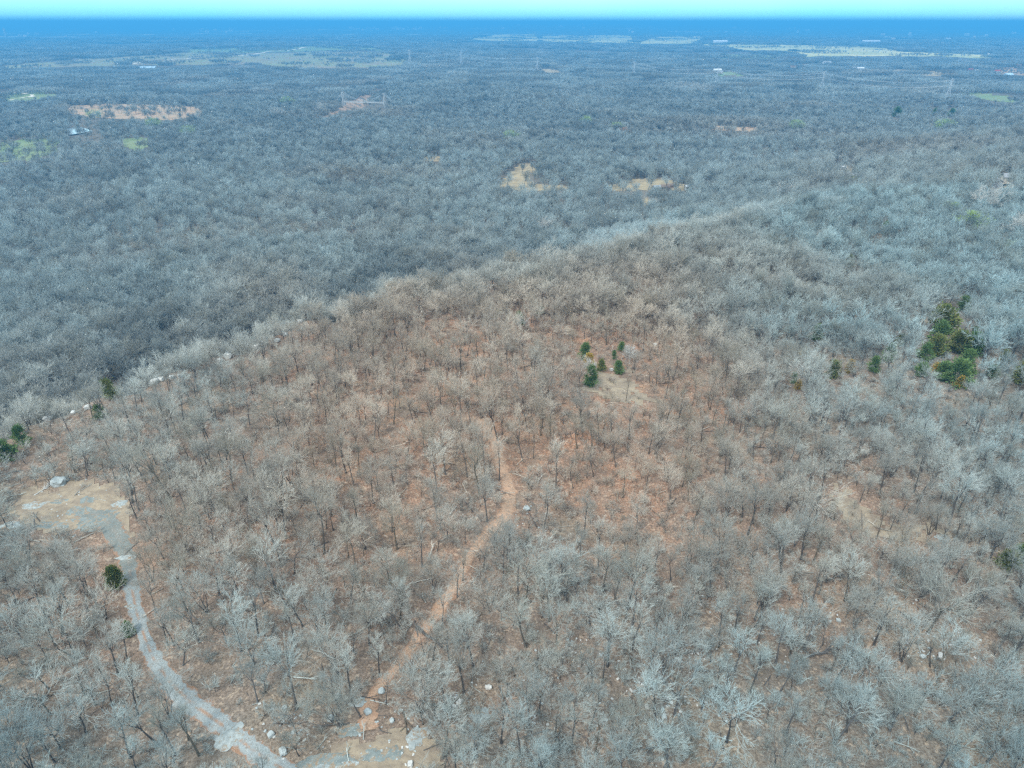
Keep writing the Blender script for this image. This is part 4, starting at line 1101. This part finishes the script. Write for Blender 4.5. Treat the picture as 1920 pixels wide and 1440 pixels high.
house(1632,82,120,30,10,0,'white','white','long white warehouse beyond the right hay field','building','warehouse', lift=4)
house(1855,340,6,5,2.8,25,'red','red','small red shed in the farmyard at the right edge','shed','shed', lift=1.5)
house(1891,345,8,6,2.8,-15,'cream','grey','cream house right of the small red shed', lift=1.5)
house(1869,350,7,4,2.4,70,'grey','grey','grey shed between the red shed and the cream house','shed','shed', lift=1)
house(1845,348,7,2.6,2.2,70,'grey','grey','long grey trailer home left of the small red shed','trailer','trailer_home')
house(1583,331,6,4,2.4,-20,'grey','grey','grey-roofed shed in the tan farm clearing','shed','shed', lift=.5)
house(1602,335,8,4,2.4,-20,'white','grey','pale shed below the grey-roofed one in the farm clearing','shed','shed', lift=.5)
house(1577,317,8,2.4,2.2,-30,'cream','white','white trailer parked on the tan farm clearing','trailer','trailer_home')
house(1231,356,5,4,2.4,10,'grey','grey','small dark shed at the left of the yellow clearing','shed','shed')
house(1247,356,7,5,2.6,-15,'brown','brown','brown shed on the yellow clearing','shed','shed')
house(1256,352,5,3,2.2,10,'red','brown','small red-walled shed behind the brown one','shed','shed')
house(1288,355,3,3,2.6,10,'white','white','tiny white hut at the right end of the yellow clearing','hut','hut')
house(1588,568,5,2.4,2.2,-12,'white','white','small white camper trailer parked alone in the hilltop wood','trailer','camper_trailer')
# the far town: small pale buildings, each its own object
def far_building(px, py, w, h, mat, label, group):
    b = at(px, py); mb = MB(); d = w * .5; mb.box((0, 0, h / 2 - 4), (w, d, h + 8)); rh = h * .3
    mb.add([(-w*.52,-d*.55,h),(w*.52,-d*.55,h),(w*.52,d*.55,h),(-w*.52,d*.55,h),(-w*.5,0,h+rh),(w*.5,0,h+rh)], [(0,1,5,4),(2,3,4,5),(1,2,5),(3,0,4),(0,3,2,1)])
    o = mb.build('town_building', mat); o.location = b; o.rotation_euler = (0, 0, random.uniform(-.3, .3)); tag(o, label, 'building', group); return o
GR = [(655,790,51,57,34,'pale buildings of the far town at the left of centre'),(300,520,50,62,14,'pale buildings on the far left plain'),(820,1120,46,55,16,'pale buildings on the far plain at the centre'),(1160,1560,40,62,18,'pale buildings on the far plain at the right of centre'),(1640,1900,62,88,18,'pale buildings on the far plain at the right'),(30,230,62,72,6,'pale buildings at the far left')]
for x0, x1, y0, y1, n, gp in GR:
    for i in range(n):
        px = random.uniform(x0, x1); py = random.uniform(y0, y1); b = at(px, py); dist = b.xy.length
        far_building(px, py, random.uniform(2.5, 7) / F * dist, min(max(dist * .0016, 7), 16), random.choice([WALL['white'], ROOF['white'], WALL['cream'], WALL['grey']]), 'one of the tiny ' + gp, gp)
def water_tower(px, py, label):
    import bmesh
    b = at(px, py); dist = b.xy.length; h = min(9 / F * dist, 60); t = empty('water_tower', b, label=label, cat='water tower', group='water towers on the horizon')
    MB().tube((0, 0, -5), (0, 0, h * .75), h * .07, h * .06, 12).build('stem', white, t)
    bm = bmesh.new(); bmesh.ops.create_uvsphere(bm, u_segments=16, v_segments=10, radius=h * .22)
    me = bpy.data.meshes.new('tank'); bm.to_mesh(me); bm.free(); me.materials.append(white); o = bpy.data.objects.new('tank', me); link(o, t); o.location = (0, 0, h * .85); o.scale = (1, 1, .75)
water_tower(1095,42,'white water tower on the horizon, the right one of two'); water_tower(966,42,'white water tower on the horizon, the left one of two')
b = at(12, 70); dist = b.xy.length; hh = min(12 / F * dist, 200); t = empty('tower_block', b, label='faint grey high tower standing alone on the far left horizon', cat='tower')
MB().box((0, 0, hh * .45), (hh * .22, hh * .22, hh * .9), top=.96).build('shaft', WALL['grey'], t); MB().box((0, 0, hh * .95), (hh * .13, hh * .13, hh * .1)).build('top_storey', WALL['grey'], t)

# ------------------------------------------------------------------ the air
HAZE = 1
if HAZE:
    mb = MB(); mb.box((0, 14000, (104 - 96) / 2), (84000, 60000, 200))
    m = bpy.data.materials.new('blue_haze'); m.use_nodes = True; nt = m.node_tree; nt.nodes.clear()
    pv = N(nt, 'ShaderNodeVolumePrincipled'); pv.inputs['Color'].default_value = (0.085, 0.42, 0.80, 1); pv.inputs['Density'].default_value = 0.00024; pv.inputs['Anisotropy'].default_value = 0.0
    pv.inputs['Density Attribute'].default_value = ''
    out = N(nt, 'ShaderNodeOutputMaterial'); L(nt, pv.outputs[0], out.inputs['Volume'])
    tag(mb.build('haze', m), 'thin blue haze over the whole country', 'haze', kind='stuff')
